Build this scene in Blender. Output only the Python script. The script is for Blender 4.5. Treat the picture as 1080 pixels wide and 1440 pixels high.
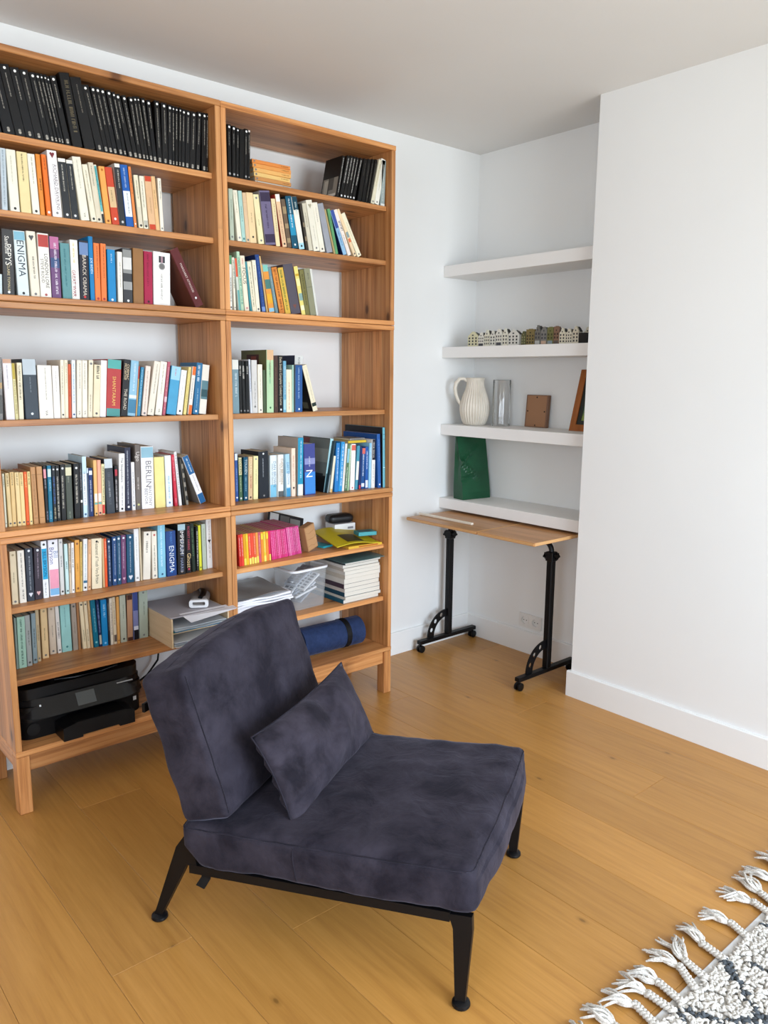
import bpy, bmesh, math, random
from mathutils import Vector, Matrix, noise, geometry
for _o in list(bpy.data.objects): bpy.data.objects.remove(_o)
SC = bpy.context.scene
COL = SC.collection
R = math.radians

# ------------------------------------------------------------------ camera
cam_data = bpy.data.cameras.new('camera')
cam_data.sensor_fit = 'VERTICAL'; cam_data.sensor_height = 36.0; cam_data.lens = 27.57
cam_data.clip_start = 0.02
cam = bpy.data.objects.new('camera', cam_data); COL.objects.link(cam)
_r = Vector((0.75714, -0.6532, 0.00794)); _u = Vector((0.10583, 0.13465, 0.98523)); _f = Vector((0.64462, 0.74511, -0.17107))
_m = Matrix((( _r.x, _u.x, -_f.x), (_r.y, _u.y, -_f.y), (_r.z, _u.z, -_f.z))).to_4x4()
_m.translation = Vector((-1.480, -2.968, 1.4536))
cam.matrix_world = _m
SC.camera = cam

# ------------------------------------------------------------------ light
world = bpy.data.worlds.new('world'); SC.world = world; world.use_nodes = True
_bg = world.node_tree.nodes['Background']
_bg.inputs[0].default_value = (0.80, 0.90, 1.0, 1); _bg.inputs[1].default_value = 1.0
def window_light(name, loc, rot, sx, sy, power, col, spread=180):
    l = bpy.data.lights.new(name, 'AREA'); l.shape = 'RECTANGLE'; l.size = sx; l.size_y = sy
    l.energy = power; l.color = col; l.spread = R(spread)
    o = bpy.data.objects.new(name, l); COL.objects.link(o); o.location = loc; o.rotation_euler = rot
    return o
# daylight through the garden window behind the camera: blue-white sky from above, green-tinged light off the garden from below;
# and a little sky through the small side window
window_light('daylight_sky', (0.0, -4.93, 1.32), (R(90 - 23), 0, 0), 2.2, 2.1, 88, (0.64, 0.79, 1.0), 118)
window_light('daylight_garden', (0.0, -4.92, 1.32), (R(90 + 26), 0, 0), 2.2, 2.1, 29, (1.0, 0.92, 0.62), 130)
window_light('daylight_side', (-3.13, -3.3, 1.45), (R(90), 0, R(-90)), 1.5, 1.5, 60, (0.78, 0.88, 1.0))
SC.view_settings.view_transform = 'Standard'; SC.view_settings.look = 'None'
SC.view_settings.gamma = 1.0; SC.view_settings.use_curve_mapping = False
SC.view_settings.exposure = -0.08

# ------------------------------------------------------------------ helpers
def srgb(h):
    if isinstance(h, tuple): return h + (1,) if len(h) == 3 else h
    if len(h) == 3: h = ''.join(c * 2 for c in h)
    v = [int(h[i:i + 2], 16) / 255 for i in (0, 2, 4)]
    return tuple((c / 12.92 if c <= .04045 else ((c + .055) / 1.055) ** 2.4) for c in v) + (1,)
MATS = {}
def mat(name, color=(.8, .8, .8), rough=.5, metal=0., spec=.5, trans=0., ior=1.45, sheen=0., alpha=1.):
    if name in MATS: return MATS[name]
    m = bpy.data.materials.new(name); m.use_nodes = True
    b = m.node_tree.nodes['Principled BSDF']
    b.inputs['Base Color'].default_value = srgb(color); b.inputs['Roughness'].default_value = rough
    b.inputs['Metallic'].default_value = metal; b.inputs['Specular IOR Level'].default_value = spec
    b.inputs['Transmission Weight'].default_value = trans; b.inputs['IOR'].default_value = ior
    b.inputs['Alpha'].default_value = alpha
    if sheen: b.inputs['Sheen Weight'].default_value = sheen
    MATS[name] = m; return m
class NT:
    def __init__(s, name, rough=.5, spec=.5):
        s.m = bpy.data.materials.new(name); s.m.use_nodes = True; s.t = s.m.node_tree; MATS[name] = s.m
        s.b = s.t.nodes['Principled BSDF']; s.b.inputs['Roughness'].default_value = rough
        s.b.inputs['Specular IOR Level'].default_value = spec
    def n(s, typ, **kw):
        nd = s.t.nodes.new(typ)
        for k, v in kw.items():
            if k.startswith('i_'):
                key = k[2:].replace('_', ' ')
                nd.inputs[int(key) if key.isdigit() else key].default_value = v
            else: setattr(nd, k, v)
        return nd
    def l(s, a, b): s.t.links.new(a, b)
    def ramp(s, fac, *stops):
        r = s.n('ShaderNodeValToRGB'); e = r.color_ramp.elements
        while len(e) < len(stops): e.new(.5)
        for el, (p, c) in zip(e, stops): el.position = p; el.color = srgb(c) if isinstance(c, str) else c
        s.l(fac, r.inputs[0]); return r.outputs[0]
    def mix(s, fac, a, b, mode='MIX'):
        x = s.n('ShaderNodeMix', data_type='RGBA', blend_type=mode)
        for sock, v in ((x.inputs[0], fac), (x.inputs[6], a), (x.inputs[7], b)):
            if hasattr(v, 'is_output'): s.l(v, sock)
            elif isinstance(v, str): sock.default_value = srgb(v)
            else: sock.default_value = v
        return x.outputs[2]
    def math(s, op, a, b=0.):
        x = s.n('ShaderNodeMath', operation=op)
        for sock, v in ((x.inputs[0], a), (x.inputs[1], b)):
            if hasattr(v, 'is_output'): s.l(v, sock)
            else: sock.default_value = v
        return x.outputs[0]
    def bump(s, h, strength=.2, dist=.002):
        b = s.n('ShaderNodeBump'); b.inputs['Strength'].default_value = strength; b.inputs['Distance'].default_value = dist
        s.l(h, b.inputs['Height']); s.l(b.outputs[0], s.b.inputs['Normal'])
    def coords(s, scale, rnd=True):
        tc = s.n('ShaderNodeTexCoord'); mp = s.n('ShaderNodeMapping'); mp.inputs['Scale'].default_value = scale
        if rnd:
            oi = s.n('ShaderNodeObjectInfo'); cx = s.n('ShaderNodeCombineXYZ')
            for i, k in enumerate((37., 19., 53.)): s.l(s.math('MULTIPLY', oi.outputs['Random'], k), cx.inputs[i])
            va = s.n('ShaderNodeVectorMath', operation='ADD'); s.l(tc.outputs['Object'], va.inputs[0]); s.l(cx.outputs[0], va.inputs[1])
            s.l(va.outputs[0], mp.inputs[0]); s.rnd = oi.outputs['Random']
        else: s.l(tc.outputs['Object'], mp.inputs[0])
        s.tc = tc
        return mp.outputs[0]
def wood(name, axis, light, mid, dark, knot, stave=None, rough=.42, knots=True, grain=26., along=.05, spec=.4, ring=.55, vary=.14, ksel=.45, kamt=.75, ksize=1., kscale=8.):
    """boards of solid timber, the grain runs along one local axis"""
    t = NT(name, rough, spec)
    sc = [1., 1., 1.]; sc[axis] = along
    v = t.coords(sc)
    w = t.n('ShaderNodeTexNoise', i_Scale=grain * .3, i_Detail=2., i_Roughness=.5); t.l(v, w.inputs['Vector'])
    wd = t.n('ShaderNodeVectorMath', operation='SCALE'); t.l(w.outputs['Color'], wd.inputs[0]); wd.inputs['Scale'].default_value = .09
    va = t.n('ShaderNodeVectorMath', operation='ADD'); t.l(v, va.inputs[0]); t.l(wd.outputs[0], va.inputs[1])
    g = t.n('ShaderNodeTexNoise', i_Scale=grain * 2.2, i_Detail=5., i_Roughness=.6); t.l(va.outputs[0], g.inputs['Vector'])
    f = t.n('ShaderNodeTexNoise', i_Scale=grain * 9, i_Detail=3., i_Roughness=.6); t.l(va.outputs[0], f.inputs['Vector'])
    c = t.ramp(g.outputs['Fac'], (.3, dark), (.48, mid), (.68, light))
    c = t.mix(ring * .5, c, t.ramp(f.outputs['Fac'], (.35, mid), (.65, light)))
    tone = None
    if stave is not None:
        sx = t.n('ShaderNodeSeparateXYZ'); t.l(t.tc.outputs['Object'], sx.inputs[0])
        q = t.math('FLOOR', t.math('DIVIDE', sx.outputs[stave], .058))
        wn = t.n('ShaderNodeTexWhiteNoise', noise_dimensions='2D'); cb = t.n('ShaderNodeCombineXYZ')
        t.l(q, cb.inputs[0]); t.l(t.rnd, cb.inputs[1]); t.l(cb.outputs[0], wn.inputs['Vector']); tone = wn.outputs['Value']
    else: tone = t.rnd
    hs = t.n('ShaderNodeHueSaturation'); t.l(c, hs.inputs['Color'])
    t.l(t.math('ADD', t.math('MULTIPLY', tone, vary), 1 - vary * .5), hs.inputs['Value']); c = hs.outputs[0]
    if knots:
        thin = {0: 2, 1: 2 if name == 'oak_floor' else 0, 2: 0}[axis]; two = [i for i in range(3) if i != thin]
        oi = t.n('ShaderNodeObjectInfo'); sp = t.n('ShaderNodeSeparateXYZ'); t.l(t.tc.outputs['Object'], sp.inputs[0])
        cx = t.n('ShaderNodeCombineXYZ')
        for q, i in enumerate(two):
            t.l(t.math('MULTIPLY', t.math('ADD', sp.outputs[i], t.math('MULTIPLY', oi.outputs['Random'], (7., 11.)[q])), kscale * (.5 if i == axis else 1.)), cx.inputs[q])
        vo = t.n('ShaderNodeTexVoronoi', voronoi_dimensions='2D', i_Scale=1.); t.l(cx.outputs[0], vo.inputs['Vector'])
        kn = t.ramp(vo.outputs['Distance'], (.0, (1, 1, 1, 1)), (.06 * ksize, (.9, .9, .9, 1)), (.10 * ksize, (.35, .35, .35, 1)), (.22 * ksize, (0, 0, 0, 1)))
        sel = t.n('ShaderNodeSeparateColor'); t.l(vo.outputs['Color'], sel.inputs[0])
        kn = t.math('MULTIPLY', kn, t.math('GREATER_THAN', sel.outputs[0], ksel))
        c = t.mix(t.math('MULTIPLY', kn, kamt), c, knot)
    t.l(c, t.b.inputs['Base Color'])
    t.bump(f.outputs['Fac'], .12, .0008)
    return t.m
PINE = [wood('pine_%s' % 'xyz'[a], a, 'cf9760', 'bc7f4a', '8c5228', '3f1d0c', stave={0: 1, 1: 0, 2: 1}[a], grain=30., along=.035, vary=.42, ksel=.68, kamt=.85, ksize=1., ring=.35) for a in range(3)]
OAK = wood('oak_floor', 1, 'c08b48', 'b4803e', 'a47036', '4d2c10', rough=.33, grain=24., along=.05, knots=True, ring=.7, vary=.2, spec=.45, ksel=.80, kamt=.6, ksize=.30, kscale=5.)
TABLEWOOD = wood('table_laminate', 1, 'c8925e', 'b8824e', '9c683a', '6a4028', rough=.35, knots=False, grain=18., along=.06)
PLYWOOD = wood('birch_ply', 1, 'e2cba8', 'd8be98', 'c9aa80', 'a88858', rough=.5, knots=False)
FRAMEWOOD = wood('frame_wood', 2, 'a8622c', '94531f', '7a4018', '4a2410', rough=.35, knots=False)
def paint(name, c1, rough=.75):
    t = NT(name, rough, .3); v = t.coords((1, 1, 1), False)
    a = t.n('ShaderNodeTexNoise', i_Scale=1.2, i_Detail=3.); t.l(v, a.inputs['Vector'])
    b = t.n('ShaderNodeTexNoise', i_Scale=220., i_Detail=2.); t.l(v, b.inputs['Vector'])
    c = srgb(c1); lo = tuple(x * .97 for x in c[:3]) + (1,)
    t.l(t.ramp(a.outputs['Fac'], (.35, lo), (.65, c)), t.b.inputs['Base Color']); t.bump(b.outputs['Fac'], .05, .0005)
    return t.m
WALL = paint('wall_paint', 'eeeeec'); CEIL = paint('ceiling_paint', 'e6e4e1'); TRIM = paint('trim_paint', 'f0f0ee', .45)
SHELFW = paint('shelf_lacquer', 'efedea', .5)
def fabric(name, c1, c2, scale, sheen, rough=.8, tint=(.6, .58, .75, 1), srough=.35):
    t = NT(name, rough, .15); v = t.coords((1, 1, 1))
    a = t.n('ShaderNodeTexNoise', i_Scale=scale, i_Detail=8., i_Roughness=.64, i_Distortion=.25); t.l(v, a.inputs['Vector'])
    b = t.n('ShaderNodeTexNoise', i_Scale=scale * 80, i_Detail=2.); t.l(v, b.inputs['Vector'])
    t.l(t.ramp(a.outputs['Fac'], (.36, c1), (.64, c2)), t.b.inputs['Base Color'])
    t.b.inputs['Sheen Weight'].default_value = sheen; t.b.inputs['Sheen Roughness'].default_value = srough
    t.b.inputs['Sheen Tint'].default_value = tint
    cr = t.n('ShaderNodeTexNoise', i_Scale=scale * 1.6, i_Detail=3., i_Roughness=.55, i_Distortion=1.2); t.l(v, cr.inputs['Vector'])
    t.bump(t.math('ADD', t.math('MULTIPLY', b.outputs['Fac'], .05), cr.outputs['Fac']), .35, .012); return t.m
VELVET = fabric('velvet', '1c1922', '38343e', 8., .2)
BLACKMETAL = mat('black_metal', '0d0d0f', .4, .0, .28)
BLACKPLASTIC = mat('black_plastic', '0c0c0e', .34, .0, .3)
SOFTBLACK = mat('soft_black', '101011', .6, .0, .25)

def link(name, data=None, parent=None, loc=None, rot=None):
    o = bpy.data.objects.new(name, data); COL.objects.link(o)
    if parent is not None: o.parent = parent
    if loc is not None: o.location = loc
    if rot is not None: o.rotation_euler = rot
    return o
def tag(o, label, cat, group=None, kind=None):
    o['label'] = label
    if cat: o['category'] = cat
    if group: o['group'] = group
    if kind: o['kind'] = kind
    return o
def thing(name, label, cat, loc=(0, 0, 0), rz=0., group=None, rot=None):
    return tag(link(name, None, None, loc, rot or (0, 0, rz)), label, cat, group)
class MB:
    """collects shapes for one mesh"""
    def __init__(s): s.v = []; s.f = []; s.mi = []; s.cur = 0
    def add(s, vs, fs):
        o = len(s.v); s.v += [tuple(p) for p in vs]
        for f in fs: s.f.append([i + o for i in f]); s.mi.append(s.cur)
    def box(s, x0, x1, y0, y1, z0, z1, c=0.):
        if c <= 0:
            s.add([(x, y, z) for x in (x0, x1) for y in (y0, y1) for z in (z0, z1)],
                  [(0, 1, 3, 2), (4, 6, 7, 5), (0, 4, 5, 1), (2, 3, 7, 6), (0, 2, 6, 4), (1, 5, 7, 3)]); return
        bm = bmesh.new(); bmesh.ops.create_cube(bm, size=1)
        for v in bm.verts:
            v.co = ((x0 + x1) / 2 + v.co.x * (x1 - x0), (y0 + y1) / 2 + v.co.y * (y1 - y0), (z0 + z1) / 2 + v.co.z * (z1 - z0))
        bmesh.ops.bevel(bm, geom=list(bm.edges), offset=c, segments=1, affect='EDGES', profile=.5)
        bm.verts.ensure_lookup_table(); bm.verts.index_update()
        s.add([v.co[:] for v in bm.verts], [[v.index for v in f.verts] for f in bm.faces]); bm.free()
    def prism(s, poly, axis, a, b):
        """polygon (2-D) extruded along axis from a to b; polygon coords are the two other axes in order"""
        n = len(poly)
        def P(p, t):
            q = list(p); q.insert(axis, t); return q
        s.add([P(p, a) for p in poly] + [P(p, b) for p in poly],
              [list(range(n))[::-1], list(range(n, 2 * n))] + [(i, (i + 1) % n, n + (i + 1) % n, n + i) for i in range(n)])
    def tube(s, pts, rad, seg=8, cap=True, closed=False):
        pts = [Vector(p) for p in pts]; n = len(pts)
        rs = rad if isinstance(rad, (list, tuple)) else [rad] * n
        rings = []; prev = None
        for i, p in enumerate(pts):
            if closed: d = pts[(i + 1) % n] - pts[i - 1]
            else: d = pts[min(i + 1, n - 1)] - pts[max(i - 1, 0)]
            d = d.normalized() if d.length > 1e-9 else Vector((0, 0, 1))
            if prev is None:
                a = Vector((0, 0, 1)) if abs(d.z) < .9 else Vector((1, 0, 0))
                prev = d.cross(a).normalized()
            else:
                prev = (prev - d * prev.dot(d))
                prev = prev.normalized() if prev.length > 1e-6 else d.orthogonal().normalized()
            w = d.cross(prev)
            rings.append([p + (prev * math.cos(k * 2 * math.pi / seg) + w * math.sin(k * 2 * math.pi / seg)) * rs[i] for k in range(seg)])
        vs = [v for r in rings for v in r]; fs = []
        for i in range(n if closed else n - 1):
            j = (i + 1) % n
            for k in range(seg): fs.append((i * seg + k, i * seg + (k + 1) % seg, j * seg + (k + 1) % seg, j * seg + k))
        if cap and not closed: fs += [list(range(seg))[::-1], list(range((n - 1) * seg, n * seg))]
        s.add(vs, fs)
    def lathe(s, prof, seg=24, cx=0., cy=0., fn=None, axis=2):
        vs = []; fs = []; n = len(prof)
        for r, z in prof:
            for k in range(seg):
                a = 2 * math.pi * k / seg; rr = r * (fn(a, z) if fn else 1)
                p = [rr * math.cos(a), rr * math.sin(a)]; p.insert(axis, z)
                vs.append((p[0] + cx, p[1] + cy, p[2]))
        for i in range(n - 1):
            for k in range(seg): fs.append((i * seg + k, i * seg + (k + 1) % seg, (i + 1) * seg + (k + 1) % seg, (i + 1) * seg + k))
        if prof[0][0] > 1e-6: fs.append(list(range(seg))[::-1])
        if prof[-1][0] > 1e-6: fs.append(list(range((n - 1) * seg, n * seg)))
        s.add(vs, fs)
    def plate(s, outer, holes, axis, a, b):
        """flat plate with real holes, extruded along axis"""
        pts = [Vector(p) for p in outer]; edges = [(i, (i + 1) % len(outer)) for i in range(len(outer))]
        loops = [(0, len(outer))]
        for h in holes:
            o = len(pts); pts += [Vector(p) for p in h]; edges += [(o + i, o + (i + 1) % len(h)) for i in range(len(h))]; loops.append((o, len(h)))
        vs, es, fs, ov, oe, of = geometry.delaunay_2d_cdt(pts, edges, [], 0, 1e-6)
        def inside(p, poly):
            r = False; j = len(poly) - 1
            for i in range(len(poly)):
                if (poly[i][1] > p[1]) != (poly[j][1] > p[1]) and p[0] < (poly[j][0] - poly[i][0]) * (p[1] - poly[i][1]) / (poly[j][1] - poly[i][1]) + poly[i][0]: r = not r
                j = i
            return r
        keep = []
        for f in fs:
            c = sum((vs[i] for i in f), Vector((0, 0))) / len(f)
            if inside(c, outer) and not any(inside(c, h) for h in holes): keep.append(list(f))
        n = len(vs)
        def P(p, t):
            q = [p[0], p[1]]; q.insert(axis, t); return q
        V = [P(p, a) for p in vs] + [P(p, b) for p in vs]
        F = [f[::-1] for f in keep] + [[i + n for i in f] for f in keep]
        cnt = {}
        for f in keep:
            for i in range(len(f)):
                e = (f[i], f[(i + 1) % len(f)]); cnt[e] = 1
        for (i, j) in list(cnt):
            if (j, i) not in cnt: F.append((i, j, j + n, i + n))
        s.add(V, F)
    def mesh(s, name, mats, smooth=None):
        me = bpy.data.meshes.new(name); me.from_pydata(s.v, [], s.f)
        for m in (mats if isinstance(mats, (list, tuple)) else [mats]): me.materials.append(m)
        me.polygons.foreach_set('material_index', s.mi)
        bm = bmesh.new(); bm.from_mesh(me); bmesh.ops.recalc_face_normals(bm, faces=bm.faces); bm.to_mesh(me); bm.free()
        if smooth is not None:
            me.polygons.foreach_set('use_smooth', [True] * len(me.polygons))
            me.set_sharp_from_angle(angle=R(smooth))
        return me
    def build(s, name, mats, parent=None, loc=None, rot=None, smooth=None):
        return link(name, s.mesh(name, mats, smooth), parent, loc, rot)
def boxo(name, m, parent, x0, x1, y0, y1, z0, z1, c=.0015, rot=None):
    """a box part whose own origin is its low corner"""
    b = MB(); b.box(0, x1 - x0, 0, y1 - y0, 0, z1 - z0, c)
    return b.build(name, m, parent, (x0, y0, z0), rot)
def structure(o):
    o['kind'] = 'structure'; return o
def copy_tree(o, parent=None):
    c = o.copy(); COL.objects.link(c)
    if parent is not None: c.parent = parent
    for ch in list(o.children): copy_tree(ch, c)
    return c
def cushion(half, r, puff, n=20, wr=.004, seed=0, ws=9., squeeze=None):
    """soft rounded block; returns a bmesh"""
    bm = bmesh.new(); bmesh.ops.create_cube(bm, size=2)
    bmesh.ops.subdivide_edges(bm, edges=list(bm.edges), cuts=n, use_grid_fill=True)
    a, b, c = half; off = Vector((seed * 7.3, seed * 3.1, seed * 5.7))
    for v in bm.verts:
        p = v.co.copy(); q = Vector((p.x * a, p.y * b, p.z * c))
        k = Vector((max(-(a - r), min(a - r, q.x)), max(-(b - r), min(b - r, q.y)), max(-(c - r), min(c - r, q.z))))
        dd = q - k; nn = dd.normalized() if dd.length > 1e-9 else Vector((0, 0, 1))
        w = k + nn * r
        for ax, o1, o2 in ((0, 1, 2), (1, 0, 2), (2, 0, 1)):
            if abs(p[ax]) > .999:
                e = (1 - abs(p[o1]) ** 2.5) * (1 - abs(p[o2]) ** 2.5)
                w[ax] += math.copysign(puff[ax] * max(e, 0), p[ax])
        d1 = noise.noise(w * ws + off) * wr + noise.noise(w * ws * 2.7 + off) * wr * .45
        w += nn * d1
        if squeeze: w = squeeze(w, p)
        v.co = w
    for f in bm.faces: f.smooth = True
    return bm
def bmo(name, bm, m, parent=None, loc=None, rot=None):
    me = bpy.data.meshes.new(name); bm.to_mesh(me); bm.free(); me.materials.append(m)
    return link(name, me, parent, loc, rot)

# ------------------------------------------------------------------ the room
D = 0.3677; XB = 1.73; XBR = 1.4314; YBR = -0.9332; H = 2.591; XL = -3.2; YR = -5.0
fl = structure(boxo('floor', mat('subfloor', '6a4a28', .8), None, XL, XB, YR, 0.0, -0.06, -0.018, 0)); fl['label'] = 'oak plank floor'
PW = 0.2155; random.seed(11)
plank_mesh = {}
col_x = -0.8675 - PW * 11; ci = 0
while col_x < XB:
    y = 0.0 - [0.55, 1.5, .95, 1.9, .3, 1.2][ci % 6] * random.uniform(.8, 1.15); edges_y = [0.0]
    while y > YR: edges_y.append(y); y -= random.uniform(1.7, 2.2)
    edges_y.append(YR)
    x0, x1 = max(col_x, XL), min(col_x + PW, XB)
    if x1 - x0 > .01:
        for ya, yb in zip(edges_y, edges_y[1:]):
            p = MB(); p.box(0.0003, x1 - x0 - .0003, 0.0003, ya - yb - .0003, 0, .018, .0009)
            p.build('plank', OAK, fl, (x0 - XL, yb - YR, 0.042))
    col_x += PW; ci += 1
def wallbox(name, m, *a):
    o = structure(boxo(name, m, None, *a, 0)); return o
wallbox('wall_back', WALL, XL - .1, XB + .1, 0.0, .1, -.06, H + .1)['label'] = 'white wall behind the bookcases'
wallbox('wall_alcove', WALL, XB, XB + .1, YBR, 0.0, -.06, H + .1)['label'] = 'white back wall of the shelf alcove'
wallbox('wall_right', WALL, XBR, XB + .1, YR, YBR, -.06, H + .1)['label'] = 'white chimney breast wall beside the alcove'
wl = MB()
wl.box(XL - .1, XL, YR, -4.1, -.06, H + .1); wl.box(XL - .1, XL, -2.5, 0, -.06, H + .1)
wl.box(XL - .1, XL, -4.1, -2.5, -.06, .65); wl.box(XL - .1, XL, -4.1, -2.5, 2.25, H + .1)
structure(wl.build('wall_left', WALL))
wr = MB()
wr.box(XL - .1, -1.2, YR - .1, YR, -.06, H + .1); wr.box(1.2, XB + .1, YR - .1, YR, -.06, H + .1)
wr.box(-1.2, 1.2, YR - .1, YR, -.06, .22); wr.box(-1.2, 1.2, YR - .1, YR, 2.42, H + .1)
structure(wr.build('wall_rear', WALL))
structure(boxo('ceiling', CEIL, None, XL - .1, XB + .1, YR - .1, .1, H, H + .1, 0))
def window(name, x0, x1, z0, z1, nm, along_x, at):
    w = structure(link(name)); fr = MB(); t = .05
    def bx(mb, a0, a1, c0, c1):
        if along_x: mb.box(a0, a1, at - .03, at + .03, c0, c1)
        else: mb.box(at - .03, at + .03, a0, a1, c0, c1)
    bx(fr, x0, x0 + t, z0, z1); bx(fr, x1 - t, x1, z0, z1); bx(fr, x0 + t, x1 - t, z0, z0 + t); bx(fr, x0 + t, x1 - t, z1 - t, z1)
    fr.build('window_frame', TRIM, w)
    for k in range(1, nm):
        xm = x0 + (x1 - x0) * k / nm; mu = MB(); bx(mu, xm - .02, xm + .02, z0 + t, z1 - t); mu.build('mullion', TRIM, w)
window('window_1', -1.2, 1.2, .22, 2.42, 3, True, YR - .06)
window('window_2', -4.1, -2.5, .65, 2.25, 2, False, XL - .06)
def base(name, pts, h=.12):
    b = MB(); b.prism([(0, 0), (pts[2], 0), (pts[2], h - .004), (pts[2] - .004, h), (0, h)], 0, 0, 1); b.v = [pts[3](p) for p in b.v]
    return structure(b.build(name, TRIM))
base('baseboard_back', (0, 0, .015, lambda p: (XL + (XB - XL) * p[0], -p[1], p[2])))
base('baseboard_alcove', (0, 0, .015, lambda p: (XB - p[1], YBR + (-YBR - .015) * p[0], p[2])))
base('baseboard_right', (0, 0, .015, lambda p: (XBR - p[1], YR + (YBR + .015 - YR) * p[0], p[2])))
base('baseboard_recess', (0, 0, .015, lambda p: (XBR + (XB - .015 - XBR) * p[0], YBR + p[1], p[2])))

# sockets on the alcove wall
t = thing('wall_socket', 'white double wall socket low on alcove wall behind the table', 'socket', (XB, -.4565, .177))
m_s = mat('socket_white', 'e8e6e2', .35)
b = MB(); b.plate([(-.0725, -.036), (.0725, -.036), (.0725, .036), (-.0725, .036)], [[(dy + .0195 * math.cos(k * math.pi / 14), .0195 * math.sin(k * math.pi / 14)) for k in range(28)] for dy in (-.0365, .0365)], 0, -.012, 0); b.build('frame', m_s, t)
for dy in (-.0365, .0365):
    b = MB(); b.plate([(.0285 * sx, .0285 * sz) for sx, sz in ((-1, -1), (1, -1), (1, 1), (-1, 1))], [[(.0205 * math.cos(k * math.pi / 14), .0205 * math.sin(k * math.pi / 14)) for k in range(28)]], 0, -.0115, -.0098); b.lathe([(0, .0008), (.0192, .0008), (.0192, .0018), (0, .0018)], 28, axis=0)
    so = b.build('outlet', m_s, t, (-.0026, dy, 0), None, 40)
    for dz in (-.0095, .0095):
        h = MB(); h.lathe([(0, 0), (.0026, 0), (.0026, -.0012), (0, -.0012)], 10, axis=0); h.build('pin_hole', SOFTBLACK, so, (-.0005, dz, 0))

# ------------------------------------------------------------------ bookcases
TH = .02; SHELF_IN = .033
def unit(label, x0, z0, z1, shelves, legs=False):
    W = .8192; u = thing('bookcase_unit', label, 'bookcase', (x0 + .0004, -D, z0), 0, 'stacked pine bookcase units')
    hh = z1 - z0; dp = D - .022; zb = 0.
    if legs:
        zb = .202
        for lx in (0, W - .042):
            for ly in (0.0, dp - .05): boxo('leg', PINE[2], u, lx, lx + .042, ly, ly + .05, 0, .2018, .002)
        boxo('front_rail', PINE[0], u, .042, W - .042, .008, .028, .145, .2018, .002)
        boxo('back_rail', PINE[0], u, .042, W - .042, dp - .028, dp - .008, .145, .2018, .002)
        for lx in (.008, W - .028): boxo('side_rail', PINE[1], u, lx, lx + .02, .05, dp - .05, .145, .2018, .002)
    boxo('bottom_panel', PINE[0], u, -.0002, W + .0002, -.002, dp, zb + .0012, zb + TH, .0022)
    boxo('top_panel', PINE[0], u, -.0002, W + .0002, -.002, dp, hh - TH, hh - .0004, .0022)
    for sx in (0.0006, W - TH - .0006): boxo('side_panel', PINE[2], u, sx, sx + TH, 0.0006, dp, zb + TH, hh - TH, .0012)
    for zs in shelves:
        boxo('shelf', PINE[0], u, TH + .001, W - TH - .001, SHELF_IN, dp, zs - z0 - TH, zs - z0, .0015)
    return u
J1, J2, ZT = 1.667, .942, 2.395
for x0, nm in ((-.82, 'filled with black paperbacks and novels'), (0.0, 'holding flat orange books beside black ones')):
    unit('top pine bookcase unit ' + nm, x0, J1, ZT, (2.158, 1.938))
for x0, nm in ((-.82, 'holding mostly cream novels'), (0.0, 'holding mostly blue books')):
    unit('middle pine bookcase unit ' + nm, x0, J2, J1, (1.307,))
for x0, nm in ((-.82, 'standing over the black printer'), (0.0, 'standing over the rolled blue mat')):
    unit('bottom pine bookcase unit on legs ' + nm, x0, 0., J2, (.703, .456), True)

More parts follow.
